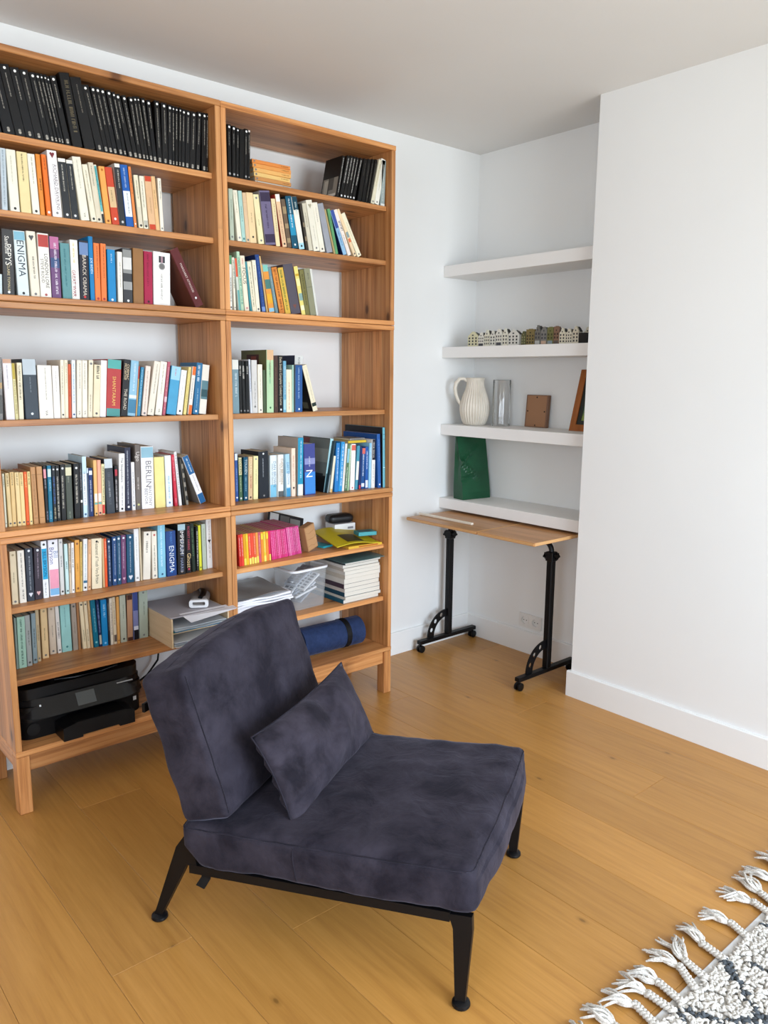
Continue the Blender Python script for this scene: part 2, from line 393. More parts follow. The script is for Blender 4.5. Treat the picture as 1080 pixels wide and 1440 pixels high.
# ------------------------------------------------------------------ books
BOOKS = '''
@L1
-757.0;22.0;197;-10.4;50;130;1c1b1b;black;~.35-.88:b4aea2:2 #.055:b4aea2 #.95:f4f4f0
-733.0;22.0;197;-10.4;50;130;1c1b1b;black;~.35-.88:b4aea2:2 #.055:b4aea2 #.95:f4f4f0
-707.8;34.3;198;-10.6;48;130;101012;black;~.35-.88:b4aea2:2 #.055:b4aea2 #.085:a09a90 #.95:f4f4f0
-673.1;29.3;198;-10.6;47;130;121111;black;~.55-.88:b4aea2:2 #.055:b4aea2 #.085:a09a90 #.95:f4f4f0
-643.4;27.3;196;-10.6;48;130;101012;black;~.55-.88:b4aea2:2 #.055:b4aea2 #.085:a09a90 #.95:f4f4f0
-615.8;26.9;197;-10.6;50;130;151414;black;~.55-.88:b4aea2:2 #.055:b4aea2 #.085:a09a90 #.95:f4f4f0
-588.5;19.7;195;-10.6;48;130;101012;black;~.35-.88:b4aea2:2 #.055:b4aea2 #.085:a09a90 #.95:f4f4f0
-568.4;12.3;198;-10.6;51;130;121111;black;~.55-.88:b4aea2:2 #.055:b4aea2 #.085:a09a90 #.95:f4f4f0
-555.7;10.0;199;-10.6;51;130;151414;black;~.35-.88:b4aea2:2 #.055:b4aea2 #.085:a09a90 #.95:f4f4f0
-545.3;9.6;199;-10.6;49;130;101012;black;~.25-.88:b4aea2:2 #.055:b4aea2 #.085:a09a90 #.95:f4f4f0
-535.2;9.4;198;-10.6;53;130;151414;black;~.55-.88:b4aea2:2 #.055:b4aea2 #.085:a09a90 #.95:f4f4f0
-525.5;18.5;200;-10.6;48;130;151414;black;~.55-.88:b4aea2:2 #.055:b4aea2 #.085:a09a90 #.95:f4f4f0
-506.6;31.3;212;-8.4;38;130;151414;thick black;~.2-.9:6a6048:10
-468.7;35.3;208;-10.1;40;130;151414;black;~.5-.9:8a8478:2
-426.8;26.7;197;-11.9;50;130;151414;black;~.55-.88:b4aea2:2 #.055:b4aea2 #.085:a09a90 #.95:f4f4f0
-399.7;15.2;199;-10.8;51;130;121111;black;~.35-.88:b4aea2:2 #.055:b4aea2 #.085:a09a90 #.95:f4f4f0
-384.1;14.4;200;-10.7;51;130;121111;black;~.45-.88:b4aea2:2 #.055:b4aea2 #.085:a09a90 #.95:f4f4f0
-369.3;16.1;200;-10.5;52;130;101012;black;~.45-.88:b4aea2:2 #.055:b4aea2 #.085:a09a90 #.95:f4f4f0
-352.8;16.1;198;-9.9;48;130;101012;black;~.25-.88:b4aea2:2 #.055:b4aea2 #.085:a09a90 #.95:f4f4f0
-336.3;11.4;196;-9.5;47;130;101012;black;~.45-.88:b4aea2:2 #.055:b4aea2 #.085:a09a90 #.95:f4f4f0
-318.1;17.4;195;-11.3;52;130;151414;black;~.55-.88:b4aea2:2 #.055:b4aea2 #.085:a09a90 #.95:f4f4f0
-300.4;14.8;194;-10.1;50;130;151414;black;~.35-.88:b4aea2:2 #.055:b4aea2 #.085:a09a90 #.95:f4f4f0
-285.2;14.5;194;-7.6;51;130;121111;black;~.25-.88:b4aea2:2 #.055:b4aea2 #.085:a09a90 #.95:f4f4f0
-270.2;11.9;198;-7.5;49;130;151414;black;~.55-.88:b4aea2:2 #.055:b4aea2 #.085:a09a90 #.95:f4f4f0
-257.9;10.3;200;-7.5;49;130;121111;black;~.35-.88:b4aea2:2 #.055:b4aea2 #.085:a09a90 #.95:f4f4f0
-247.2;13.4;198;-6.6;47;130;121111;black;~.25-.88:b4aea2:2 #.055:b4aea2 #.085:a09a90 #.95:f4f4f0
-233.4;14.9;196;-4.9;49;130;101012;black;~.55-.88:b4aea2:2 #.055:b4aea2 #.085:a09a90 #.95:f4f4f0
-218.0;17.8;200;-1.0;49;130;151414;black;~.25-.88:b4aea2:2 #.055:b4aea2 #.085:a09a90 #.95:f4f4f0
-199.9;20.9;199;0.7;49;130;151414;black;~.35-.88:b4aea2:2 #.055:b4aea2 #.085:a09a90 #.95:f4f4f0
-178.5;15.2;198;1.8;51;130;101012;black;~.55-.88:b4aea2:2 #.055:b4aea2 #.085:a09a90 #.95:f4f4f0
-163.0;10.2;198;2.1;53;130;101012;black;~.25-.88:b4aea2:2 #.055:b4aea2 #.085:a09a90 #.95:f4f4f0
-152.4;10.6;197;2.2;51;130;121111;black;~.45-.88:b4aea2:2 #.055:b4aea2 #.085:a09a90 #.95:f4f4f0
-141.4;10.4;197;2.7;49;130;151414;black;~.45-.88:b4aea2:2 #.055:b4aea2 #.085:a09a90 #.95:f4f4f0
-130.6;13.3;194;3.0;49;130;101012;black;~.45-.88:b4aea2:2 #.055:b4aea2 #.085:a09a90 #.95:f4f4f0
-116.9;17.9;194;3.4;51;130;101012;black;~.45-.88:b4aea2:2 #.055:b4aea2 #.085:a09a90 #.95:f4f4f0
-98.6;22.1;194;3.7;51;130;151414;black;~.35-.88:b4aea2:2 #.055:b4aea2 #.085:a09a90 #.95:f4f4f0
-76.1;16.3;198;4.1;49;130;101012;black;~.45-.88:b4aea2:2 #.055:b4aea2 #.085:a09a90 #.95:f4f4f0
-53.8;18.4;198;2.4;47;130;121111;black;~.45-.88:b4aea2:2 #.055:b4aea2 #.085:a09a90 #.95:f4f4f0
-34.6;5.3;200;2.3;49;130;151414;black;~.25-.88:b4aea2:2 #.055:b4aea2 #.085:a09a90 #.95:f4f4f0
@L2
-730.5;16.3;177;1.7;38;112;bfcbd2;pale blue;~.05-.97:7f8f9a:3
-706.2;27.1;177;-0.7;38;112;ece8d6;cream;~.45-.9:b9b39a:2 #.05:333
-675.4;30.1;176;-0.9;38;112;ead69f;straw yellow;~.5-.97:4a3a22:3
-641.6;21.6;175;-1.9;38;112;eeeada;ivory;~.5-.95:8a8570:2 #.05:333
-617.9;13.4;178;-1.7;38;112;e08a34;amber orange;~.4-.6:5a3010:3
-599.4;14.3;180;-2.2;38;112;ea7426;bright orange;~.75-.95:8a4010:2 #.06:eee
-581.2;28.9;196;-2.1;38;135;f2eeec;white;T.45@.66:RICHARD DAWKINS:7a7078:7 ~.18-.8:9a9298:1 E.93:7c2f3a #.06:888
-548.3;24.4;178;-2.9;38;112;2b2d30/e9e4d8;black and white;B.94-1:efeade ~.45-.9:cfcabb:3 #.06:ddd
-521.5;21.7;177;-3.5;38;112;2a2d31/e9e4d8;black and white;B.94-1:efeade ~.5-.9:cfcabb:2 #.06:ddd
-493.0;27.0;191;-5.6;38;135;ebe6d4;thick cream;~.5-.95:a8a28c:2 T.07:V/A:444:4
-459.9;17.6;173;-7.1;38;112;ece4cc;cream;~.35-.9:9a927c:2 #.05:333
-441.9;16.7;182;-6.2;38;112;ddd2ba;beige;~.6-.95:5a5040:2 #.05:333
-424.6;9.2;178;-6.3;38;112;e6dec8;cream and teal;B.2-.98:5fb3b4 B0-.16:22262a ~.3-.95:1f6e74:5
-413.0;19.1;176;-4.8;38;112;f0a755;light orange;#.05:8a5020 #.94:c07020
-390.8;24.3;177;-5.6;38;112;c9472b;brick red;B.3-.66:d9b98a ~.4-.6:8a7050:3 #.1:eee
-364.9;19.8;193;-3.5;38;135;2e3033/ddd8cc;charcoal;B.94-1:e8e4da ~.6-.9:c8c4b8:3 #.06:ccc
-342.8;25.6;193;-4.1;38;135;1f5aa8;blue and white;B.16-.58:e9eaea ~.2-.55:8a98a8:3 ~.62-.95:b8c8e0:4
-315.6;9.7;191;-3.9;38;135;ea8a4a/222426;orange;~.55-.95:8a4010:2 #.06:eee
-298.8;15.0;168;-4.1;38;112;e8dfc2;cream;~.55-.9:5a5444:2 B.04-.4:d8cfb8 #.05:333
-281.6;16.4;168;-3.2;38;112;e9e2cb;cream;~.4-.9:6a6454:2 B.04-.16:b9b7a8 #.05:333
-261.9;23.8;171;-3.9;38;112;dfb489;tan and red;B.9-1:c8472b B0-.1:c8472b ~.3-.6:b08a60:2
-237.6;14.1;174;-3.8;38;112;e3b985;tan;~.4-.75:a8824a:2
-221.8;12.5;171;-1.4;38;112;efe8d6;ivory;~.6-.95:4a4438:2 #.05:888
@L3
-767.6;18.2;61;2.8;30;112;cfdde0;small pale blue;~.3-.8:99aabb:3
-746.6;33.3;194;2.0;30;135;3d3c3b;charcoal;T.78@.42:Samuel:e8e4da:8 T.62@.5:PEPYS:e8e4da:12 T.24:CLAIRE TOMALIN:c8b88a:5 #.05:eee
-703.8;33.4;194;-0.7;30;135;d8e3e3;ice blue;B.86-.99:7fb2c4 T.58:ENIGMA:39404a:14 #.05:222
-664.5;26.7;197;-1.1;30;135;e9dfcb;beige;~.28-.62:5a5248:4 E.9:555555 #.05:777
-636.4;33.1;195;0.2;30;135;eee9df;off-white;B.79-.98:b5433c T.42@.66:LONDON LORE:4a4440:7 T.42@.28:STEVE ROUD:6a645c:6 #.05:a55
-601.7;29.1;189;0.4;30;135;6d4874/142028;purple patterned;B.8-1:b86a94 B.5-.66:38507a ~.05-.9:e8dce8:6
-568.0;29.2;173;-0.1;30;112;5f9194/7d8d84;teal;~.2-.9:2f6a74:4
-538.4;24.3;186;0.5;30;135;efede6;white;~.6-.95:dcc87a:5 T.22@.3:GREAT WAR:a02f3f:7 ~.05-.4:3a3a3a:2
-513.1;30.4;187;1.4;30;135;22212a;black;B.76-.97:6d86b0 T.42:BARACK OBAMA:d5c8b8:8 #.06:c33
-479.4;14.6;203;0.5;30;135;0f7ab4;blue;T.55:JOE BIDEN:d5e8f0:5
-463.8;18.7;184;0.9;30;112;ec7c3d;orange;~.4-.95:7a3a14:2 #.05:a33
-443.5;18.2;185;1.6;30;135;ec7c3d;orange;~.4-.95:7a3a14:2 #.05:a33
-420.2;26.6;169;1.1;30;112;1583bd;azure;~.75-.92:cfe4ee:3 #.05:eee
-387.0;16.4;165;1.6;30;112;ece7da;ivory;~.3-.8:8a8478:2
-368.5;32.0;178;1.0;30;112;3a3a3c;black-and-white photo;B.55-.98:8b8b88 B.62-.84:d6d4d0 B.25-.4:9a9a98 #.05:eee
-334.1;36.6;182;1.8;30;112;92673b;brown;
-295.5;30.3;176;1.8;30;112;a31a42;crimson;~.35-.95:7d1030:5 #.06:311
-261.9;61.7;178;1.9;30;112;efece8;thick white;M.78:555555 ~.1-.6:9a948c:5
@L4
-787.1;22.3;194;2.8;64;135;8a8886;grey photographic;B.1-.4:5a5a58 B.5-.6:c0a070
-755.3;26.2;189;0.1;64;135;ebe5e6;white;B.93-1:c49a80 ~.5-.9:9a94a0:2
-727.9;9.5;176;-0.2;64;112;d9cf9a/c8b23a;olive yellow;B.72-1:b9a233 ~.1-.7:a89a60:4
-716.9;14.6;178;1.5;64;112;e8ddc0;cream;~.35-.95:5a5038:4
-696.9;42.0;190;-0.1;64;135;313b45;dark slate;B.74-1:b6c0c6 ~.45-.7:8a949c:2 #.09:dde4e8
-653.4;43.6;171;0.6;63;112;ebe5da;thick cream;~.35-.95:8a8274:2 T.08:V/A:333:5
-608.3;21.2;170;0.9;63;112;f0ebe4;white;~.5-.9:b0aaa0:2
-585.5;11.7;189;2.3;63;135;ece2cc;cream;~.4-.9:8a8068:2 #.06:333
-573.4;11.3;189;2.5;63;135;ebe0c6;cream;~.6-.95:9a8858:2
-561.5;9.7;176;2.5;63;112;c7552e;rust orange;~.4-.8:8a3010:2
-550.2;12.4;189;2.7;63;135;e8ecee;white;~.25-.95:6a9ac0:3 #.06:247
-534.6;16.4;189;3.2;63;135;ebe3d2;cream;~.5-.95:8a8270:2 T.08:V/A:333:4
-516.6;17.5;189;3.0;63;135;ebe3d2;cream;~.5-.95:8a8270:2 T.08:V/A:333:4
-497.7;15.4;190;4.0;63;135;e6dcc2;cream;~.1-.4:8a8068:2 #.94:777
-480.7;22.6;175;4.5;63;112;e7d9b8;buff;~.72-.98:2a2822:8 #.07:555
-457.2;20.4;190;4.3;63;135;f0eeec;white;~.4-.65:c8c4c4:2
-436.3;49.2;192;4.5;63;135;b23b3a;red and teal;B.84-1:4fa39c B0-.14:4a8f8c T.45:SHANTARAM:e2b860:8
-385.4;24.0;195;6.2;62;135;1f1e20;black;T.3:THE ROAD:d8ccb8:7 T.78@.68:CORMAC:e0c8a0:6 T.78@.3:MCCARTHY:e0c8a0:5
-360.9;28.2;191;6.8;62;135;8db9d0;light blue;~.45-.95:cfe0ea:5 B.05-.3:3f7a9a B.32-.38:d8e0dc
-331.6;4.6;173;6.5;62;112;b84a38;thin red;B0-.75:c9a868
-326.6;11.6;170;7.9;62;112;3b86ab;teal blue;~.2-.95:9ac8dc:3
-309.2;18.7;174;7.8;62;112;e9d5c8;pale pink;~.1-.9:8a7468:2 #.05:777
-287.8;23.4;191;10.2;62;135;e6dccb;cream;~.4-.95:8a8270:2 T.08:V/A:333:4
-259.0;24.8;190;8.8;62;135;ece5d6;cream;~.4-.95:8a8270:2 T.08:V/A:333:4
-231.1;10.9;191;8.5;62;135;b35a6a;dusty rose;~.1-.9:d8a0a8:3 B.25-.35:e8c8cc
-216.2;36.8;173;9.1;62;112;4a9cc4;sky blue;B.72-1:9ccbe0 ~.8-.95:d84a5a:3
-176.6;22.0;161;9.0;62;112;eeecec;white;~.3-.9:b8b4b4:2 #.08:333
-149.7;10.5;173;9.2;61;112;e9d68a;pale yellow;~.1-.95:a8944a:2
-132.5;14.4;175;8.6;61;112;e9e2d8;white and orange;B.82-1:e2702f B0-.2:e2702f ~.3-.75:8a8480:2
-112.7;23.5;188;7.3;61;135;2f6f99;steel blue;~.6-.95:dbe8f0:7 ~.1-.5:9fc0d4:3 #.06:eee
-87.1;28.1;181;6.8;61;112;e6e0d4;white;B.3-.68:5a7f88 B.35-.5:31535a
@L5
-779.0;6.0;174;0.6;76;112;dcdcc4;pale green;~.75-.95:5a5a4a:3 #.07:444
-768.5;11.6;175;0.1;76;112;e9cf98;straw;~.75-.98:6a5428:3 #.06:555
-756.5;12.7;177;0.7;76;112;e6c588;straw;~.75-.98:6a5428:3 #.06:555
-741.3;13.3;175;0.4;76;112;e9cf98;straw;~.75-.98:6a5428:3 #.06:555
-727.6;12.3;174;0.6;76;112;e8cd90;straw;~.75-.98:6a5428:3 #.06:555
-713.8;9.9;175;0.5;76;112;e4602a;vermilion;~.7-.95:e8c070:3 #.06:333
-702.9;9.3;175;0.5;76;112;ead290;straw;~.75-.98:6a5428:3 #.06:555
-690.5;15.7;189;0.0;76;135;b98858;kraft brown;~.15-.85:a07040:3 B.1-.11:8a6038 B.86-.87:8a6038
-671.7;18.3;189;-0.1;76;135;bd8c5c;kraft brown;B.1-.11:8a6038 B.86-.87:8a6038
-651.6;10.2;191;0.1;76;135;17181a;black;B.78-.94:d89098 ~.6-.76:8a8890:4 ~.05-.2:8a90a8:3
-640.9;12.8;190;1.2;78;135;1c6f8e;teal;B.8-.94:c4d4cc ~.55-.75:9ac0cc:4 ~.05-.2:9ac0cc:3
-625.6;11.3;189;1.3;81;135;20262c;black;~.3-.8:3a62a8:4 ~.05-.25:c8b890:4 #.93:ccc
-613.0;13.0;188;1.2;83;135;171717;black;~.05-.8:c8c0b0:4 #.93:ccc
-598.1;16.4;190;1.5;85;135;161617;black;~.2-.8:c8c0b0:4 #.93:ccc
-579.0;21.6;188;1.0;88;135;474d44;dark green-grey;B.8-.95:d5cfae ~.65-.78:8a9080:4 ~.03-.15:9aa890:3
-550.9;20.2;189;1.4;93;135;141415;black;~.25-.8:c8c0b0:5 #.92:ddd
-528.7;7.8;189;1.1;96;135;28292b;black;~.5-.9:8a8890:3 B.28-.33:e8e6e0
-519.4;14.3;211;1.6;98;135;c4dfec;pale blue;B.2-.72:eceef0 ~.2-.75:8a98a4:4 #.05:468
-502.3;5.8;170;0.9;100;112;c9d6dc;thin white;B0-.9:2a3a5a
-495.9;13.1;169;1.3;102;112;1c3468;navy;~.1-.75:c8d0e0:3 B.86-.95:dfe4ec
-477.6;12.2;195;1.4;106;135;ecb874;peach yellow;B.25-.4:f0e8d8 B.2-.24:6ab0a8 #.04:333
-462.9;13.0;194;1.5;110;135;eca88c;salmon pink;B.25-.4:f0e8d8 B.2-.24:6ab0a8 #.04:333
-448.6;11.0;179;2.0;113;112;e8dca8;yellow and white;~.25-.95:3a3a3a:4 B.02-.2:c8362f
-429.7;30.5;196;-0.4;118;135;3a4048;dark slate;B.83-1:c8d0d4 ~.15-.75:5a6068:8 ~.3-.6:c8ccd0:4
-394.6;11.1;169;1.2;126;112;1e1e22;black;B.78-.92:b03040 ~.05-.7:c8c0c0:4
-380.0;21.6;210;2.4;129;135;ece9e6;white;T.72:The Sleepwalkers:4a4648:6 ~.1-.45:8a868a:3 #.05:222
-353.6;22.8;230;1.5;135;160;2b2d42;navy;~.1-.95:c0c4d0:3 #.06:eee
-328.8;12.8;176;1.0;134;112;eceae8;white;~.1-.8:a8a4a8:3 #.1:468
-314.6;19.3;238;1.3;133;160;6d645e;taupe grey;T.82:Ugo:d8d0c8:12 ~.3-.5:c8c0b8:4 #.08:cc8
-292.3;47.9;230;1.1;132;160;f0eeee;thick white;B.82-.99:8fb8c8 T.56@.55:BERLIN:7a7478:15 T.2@.66:ANTONY:8a8488:8 T.2@.34:BEEVOR:8a8488:8
-239.7;38.7;189;0.2;130;135;efe092;pale yellow;
-197.5;24.9;193;-0.2;128;135;e6edf2;bluish white;~.15-.6:7ab0c8:5 #.08:68a
-165.1;11.5;195;-2.3;126;135;cc3146;red;~.5-.95:e8a0a8:3 ~.05-.15:e8a0a8:3
-147.2;11.0;205;-4.1;126;135;eeecea;white;~.2-.95:8a868a:4
-132.8;7.6;183;-4.2;125;112;1a1a1c;black;
-118.3;9.3;176;-6.3;125;112;8a8478;black and white patterned;B.1-.2:222222 B.3-.4:222222 B.5-.6:222222 B.7-.8:222222 B.9-1:222222
@L6
-776.4;19.6;178;0.8;73;112;e0cfae;beige;~.4-.6:6a5a40:2 #.05:777 #.93:a97
-751.8;21.5;177;0.7;76;112;ebe5d8;ivory;~.3-.95:4a4640:3 ~.05-.25:5a5650:4
-726.9;23.5;180;1.0;80;112;353b45;dark slate;~.2-.85:a0a4ac:3 E.12:dcdce4 #.95:dfe4ec
-701.2;23.7;177;2.1;84;112;39313a;dark plum;~.4-.9:9a8a98:3 E.12:dcb0b0 #.95:dfe4ec
-672.7;18.3;196;0.7;87;135;eef0f2;white;B.33-.87:1fa0cf T.6:BILL BRYSON:123a5a:7 ~.05-.28:8a8a90:4 #.94:333
-650.1;31.5;196;1.3;90;135;eceaf0;white and pink;B.04-.48:e79bb0 B.02-.14:7fb4dc T.72@.3:Bryson:6a6a9a:10 T.74@.7:Bill:8a9ab8:10 #.94:333
-614.7;13.1;195;1.1;91;135;d4d2ce;light grey;~.5-.7:555:3 #.06:333 #.94:999
-596.1;11.4;176;0.9;92;112;c8e2e0;pale aqua;~.5-.65:5a7a7a:3 #.06:333
-583.4;6.1;176;1.7;92;112;dcc8b0;tan;~.4-.9:7a5a4a:3
-576.2;9.7;177;2.2;92;112;eeeae4;white;~.5-.9:7a746c:3 #.06:333
-562.7;15.4;184;2.0;93;112;e2a24c;amber;~.4-.55:8a5a20:2 #.07:853 #.93:853
-546.9;7.3;176;2.7;93;112;d9b86a;ochre;~.3-.9:a8843a:2
-537.6;14.7;184;3.3;93;112;ebeae6;white;~.2-.9:8ab0c0:3 B.15-.2:3a6a8a #.06:333
-520.9;10.8;180;3.6;94;112;e3b48a;tan orange;~.7-.95:b06a30:2 #.06:853
-505.9;36.1;180;2.4;94;112;eedfc0;cream;T.52:Testament of Youth Vera Brittain:2a2824:8 #.94:222
-466.0;6.8;177;1.3;95;112;cfae80;tan;
-458.1;9.5;176;1.2;96;112;e65a2c;vermilion;~.6-.95:f0c0a0:2
-446.3;13.1;174;1.0;97;112;2b3a58;dark navy;~.1-.85:c0c8d8:3 #.94:dfe4ec
-430.2;16.5;178;1.9;98;112;2c4a78;navy;~.2-.85:c0c8d8:2 E.1:dcdce4 #.94:dfe4ec
-411.5;14.9;179;1.6;100;112;27506e;deep blue;~.2-.85:c0c8d8:2 E.1:dcdce4 #.94:dfe4ec
-395.2;17.6;179;1.8;101;112;6f4468;plum;~.3-.85:d0b8c8:2 E.1:dcb0c0 #.94:dfe4ec
-374.4;27.1;178;1.8;103;112;1f4f6c;petrol blue;~.2-.85:c0c8d8:2 E.1:dcdce4 #.94:dfe4ec
-342.9;18.0;195;0.9;105;135;eceae8;white;~.4-.85:b0aca8:2 #.06:999
-322.3;6.5;199;0.2;103;135;d2c2a4;tan;
-314.0;28.3;180;3.4;102;112;ebe3d4;cream;~.55-.8:4a4640:6 #.94:333
-278.5;19.8;179;1.2;99;112;ebe2d0;cream;~.15-.7:5a5650:3 #.06:888 #.92:b55
-255.2;29.2;206;1.0;97;135;86c3da;sky blue;~.2-.95:d8ecf4:5 #.06:357
-223.1;39.5;173;0.2;94;112;24437f;royal blue;T.38:ENIGMA:e6ecf4:13 T.8:ROBERT HARRIS:4a80c0:6 #.1:48c
-180.8;32.3;194;1.3;90;135;1d1b1d;black;B.88-1:a9c4cc T.64:IMPERIUM:ece8e4:10 T.25:ROBERT HARRIS:8a94b0:8 #.06:987
-142.1;20.7;188;0.8;97;135;1d1a1c;black;T.26:Ghost:d8b880:12 T.72:ROBERT HARRIS:b84a5a:6 #.08:c45
-115.2;15.1;190;-1.0;102;135;1e2a22;black green;~.3-.9:5a7a5a:5
-94.3;9.5;173;0.5;106;112;2a2a2a;thin black;~.1-.9:d8d4c8:5
-81.1;11.0;177;-0.3;109;112;dede3c;lime yellow;#.06:333
-65.2;16.9;180;-0.3;111;112;b8c2b0;sage;~.5-.9:8a9484:2
-43.8;22.6;197;-0.2;115;135;ece8e4;tall white;~.2-.95:b8a8a0:5 E.55:403030
@L7
-760.1;6.7;181;0.8;141;112;8a9a90;thin grey-green;
-751.8;25.7;181;1.1;142;112;a8cdb8/2a4a40;mint green;~.05-.95:3a5a4c:5
-723.5;16.9;181;0.5;146;112;a9aca8;grey;~.4-.7:5a5a58:3 #.07:555
-700.2;14.8;180;1.1;160;112;8fa0a4;blue grey;~.3-.7:4a5458:3 #.07:555
-682.1;12.1;190;0.7;170;135;c9b28c;tan;~.4-.7:6a5a40:2 #.06:777
-659.4;22.3;185;0.8;189;135;e8c896;peach cream;~.35-.6:6a5438:2 #.06:777 #.93:a97
-625.4;23.3;180;0.7;215;112;dccab4;beige;~.35-.6:6a5a48:2 #.06:777 #.93:a97
-598.3;13.2;178;-0.4;212;112;eae4dc;white;~.3-.65:4a4640:3 #.06:777
-583.3;34.6;182;0.1;210;112;9fd2cc;pale aqua;~.5-.92:5a8a88:2 #.1:488
-545.2;17.3;178;-0.1;205;112;a89a8c;taupe;~.35-.6:6a6054:2 #.93:555
-527.6;8.4;180;0.2;202;112;a87850;brown;
-512.7;13.2;181;-1.8;198;112;ead6b0;cream;~.15-.4:6a5a40:2 #.93:444
-498.7;11.7;181;-1.5;195;112;e6d2ae;cream;~.15-.4:6a5a40:2 #.93:444
-485.6;8.3;180;-1.6;192;112;cfa878;tan;~.3-.8:8a6a40:2
-475.2;17.6;186;-2.1;189;135;136c84;teal;~.3-.8:8ac0c8:3 #.1:8cc
-457.2;10.1;179;-1.5;185;112;1d2c54;navy;~.3-.9:8a9cc8:4 B.05-.25:c0b8a8
-446.8;22.1;177;0.3;183;112;1a82bc;azure;~.6-.9:a8d8f0:6 #.06:8cf
-423.6;5.2;179;0.0;178;112;2e2e34;thin black;~.3-.9:9a9a94:3
-417.3;10.1;179;0.7;178;112;e4d6c0;cream;~.2-.9:8a6a60:3
-405.2;11.7;181;0.2;178;112;d9c6a8;buff;B.05-.2:6a5a50 ~.4-.9:8a7a60:3
-391.9;10.7;180;0.9;178;112;d99e58;orange tan;#.06:853
-378.6;23.1;182;0.7;178;112;b6b8a4;grey-green;~.5-.8:5a5c4c:2 #.07:444
-353.3;21.6;177;1.6;178;112;b98a68/4a2a20;brown;B.9-1:4a2a20 B0-.08:4a2a20
-328.3;20.3;189;0.6;178;135;7d7fa8;mauve pictorial;B0-.2:17171c B.6-1:3d4a86 B.2-.28:d8d8e0
-305.3;34.5;189;1.4;178;135;aab3a2;pale grey-green;~.45-.75:5a6054:3 #.06:777 #.94:777
@R1a
45.3;14.8;177;0.7;37;112;121111;black;~.6-.85:a09a90:2 #.06:aaa #.95:fff
63.1;14.9;175;1.1;37;112;121111;black;~.65-.85:a09a90:2 #.06:aaa #.95:fff
78.9;11.1;172;2.0;37;112;131212;black;~.6-.85:a09a90:2 #.06:aaa #.95:fff
92.1;19.1;170;2.1;37;112;0c0b0b;black;
112.7;13.7;175;2.0;37;112;121111;black;~.5-.85:a09a90:2 #.06:aaa #.95:fff
127.9;9.2;173;1.6;37;112;121111;black;~.55-.9:a09a90:2 #.06:aaa B.96-1:d8d0c8
@R1b
534.9;13.0;164;11.6;37;112;151413;black;~.1-.95:d8d4cc:2
551.2;15.6;169;13.7;37;112;151413;black;~.35-.95:d8d4cc:3 #.05:ddd
568.6;15.6;171;13.2;37;112;141312;black;~.35-.95:d8d4cc:3 #.05:ddd
585.6;12.8;171;13.1;37;112;151412;black;~.45-.95:d8d4cc:3 #.05:ddd
599.8;12.9;171;13.5;37;112;141312;black;~.15-.95:d8d4cc:2 #.05:ddd
615.1;14.4;172;14.5;37;112;141312;black;~.35-.95:d8d4cc:3 #.05:ddd
644.0;19.5;171;11.3;37;112;100f0e;black;~.6-.9:5a5650:2
666.0;17.2;174;11.1;37;112;100f0e;black;~.4-.9:5a5650:2
685.6;12.4;178;11.7;37;112;121110;black;~.1-.9:6a665c:2
700.4;12.4;180;12.4;37;112;121110;black;~.1-.9:6a665c:2
715.4;17.5;183;13.8;37;112;ddd6bc;cream;~.4-.9:9a8a5a:2 #.05:777
735.4;23.4;187;11.4;37;135;e8e6da;white;~.3-.9:9a9688:2 #.05:777
768.3;23.0;181;2.2;37;112;9aa8a6;grey teal;~.1-.9:e0e4e0:3 B0-.05:d8dcd8
@R2
48.8;17.3;179;-0.9;38;112;bcc8b4;pale sage;~.4-.8:6a7464:2 #.07:777
80.1;18.3;177;-5.3;38;112;ece6d0;ivory;~.55-.95:a8a284:2 #.07:999
99.4;15.8;178;-4.5;38;112;a9cdc4;pale aqua;~.4-.7:4a7470:2 #.06:477
116.8;15.8;174;-4.6;38;112;dcbc98;tan;B.8-.805:b89870 #.05:677
133.1;28.6;177;-4.4;38;112;eacd9e;peach;~.4-.6:8a6a48:2 #.12:333
170.4;24.3;175;-7.1;38;112;ece0b0;pale yellow;~.35-.5:8a8458:2 #.07:777 #.93:777
201.0;45.2;193;-7.5;38;135;6f6684/a8a29c;purple-grey checked;B.8-.97:3a3048 ~.3-.75:3a3048:6 B.04-.2:3a3048
248.0;18.6;171;-7.0;38;112;e9d6a8/a82a22;cream;~.3-.9:9a7a50:2
277.5;20.0;191;-9.8;38;135;e4bf98/b4382a;pink cream;B.86-1:f0ece2 ~.1-.7:a88068:4 #.06:333
301.1;18.3;177;-9.6;38;112;6d5a48;brown patterned;B.1-.2:a08a68 B.4-.5:a08a68 B.7-.85:a08a68
323.1;27.0;191;-9.5;38;135;17546c/1c3238;deep teal;B.25-.65:2a8fb4 ~.4-.95:dce8ec:5 #.07:eee
354.7;25.5;193;-10.8;38;135;e8e4d8/1c4a5a;white and teal;B.75-1:174050 B0-.12:a8d8e4 ~.65-.9:c8d8d8:6 #.06:222
388.3;10.1;173;-9.9;38;112;3a342c;black patterned;B.2-.3:8a7a60 B.5-.6:8a7a60
401.5;18.6;176;-10.7;38;112;d2cab4;greyish cream;~.5-.8:6a6454:2
424.3;29.2;191;-11.3;38;135;e8e2d0;ivory;~.2-.5:a8a290:2 E.88:b0a890 #.06:777
455.8;24.5;186;-11.8;38;135;ebe4d2;ivory;~.6-.9:9a9482:2 #.06:555
489.8;28.6;188;-14.6;38;135;9a9ca4;grey;
524.3;8.7;172;-16.3;38;112;b09a6a;tan;
533.9;13.2;174;-14.3;38;112;5f9a68;green;~.6-.8:3a6a44:3
572.5;18.8;177;-22.3;38;112;8fb8d8/1a2450;blue;B.6-1:3d529a ~.2-.55:3a5a8a:4
597.0;17.6;184;-23.8;38;112;ecdfd6;white;~.5-.75:2a2422:8 ~.25-.45:a8a09c:4
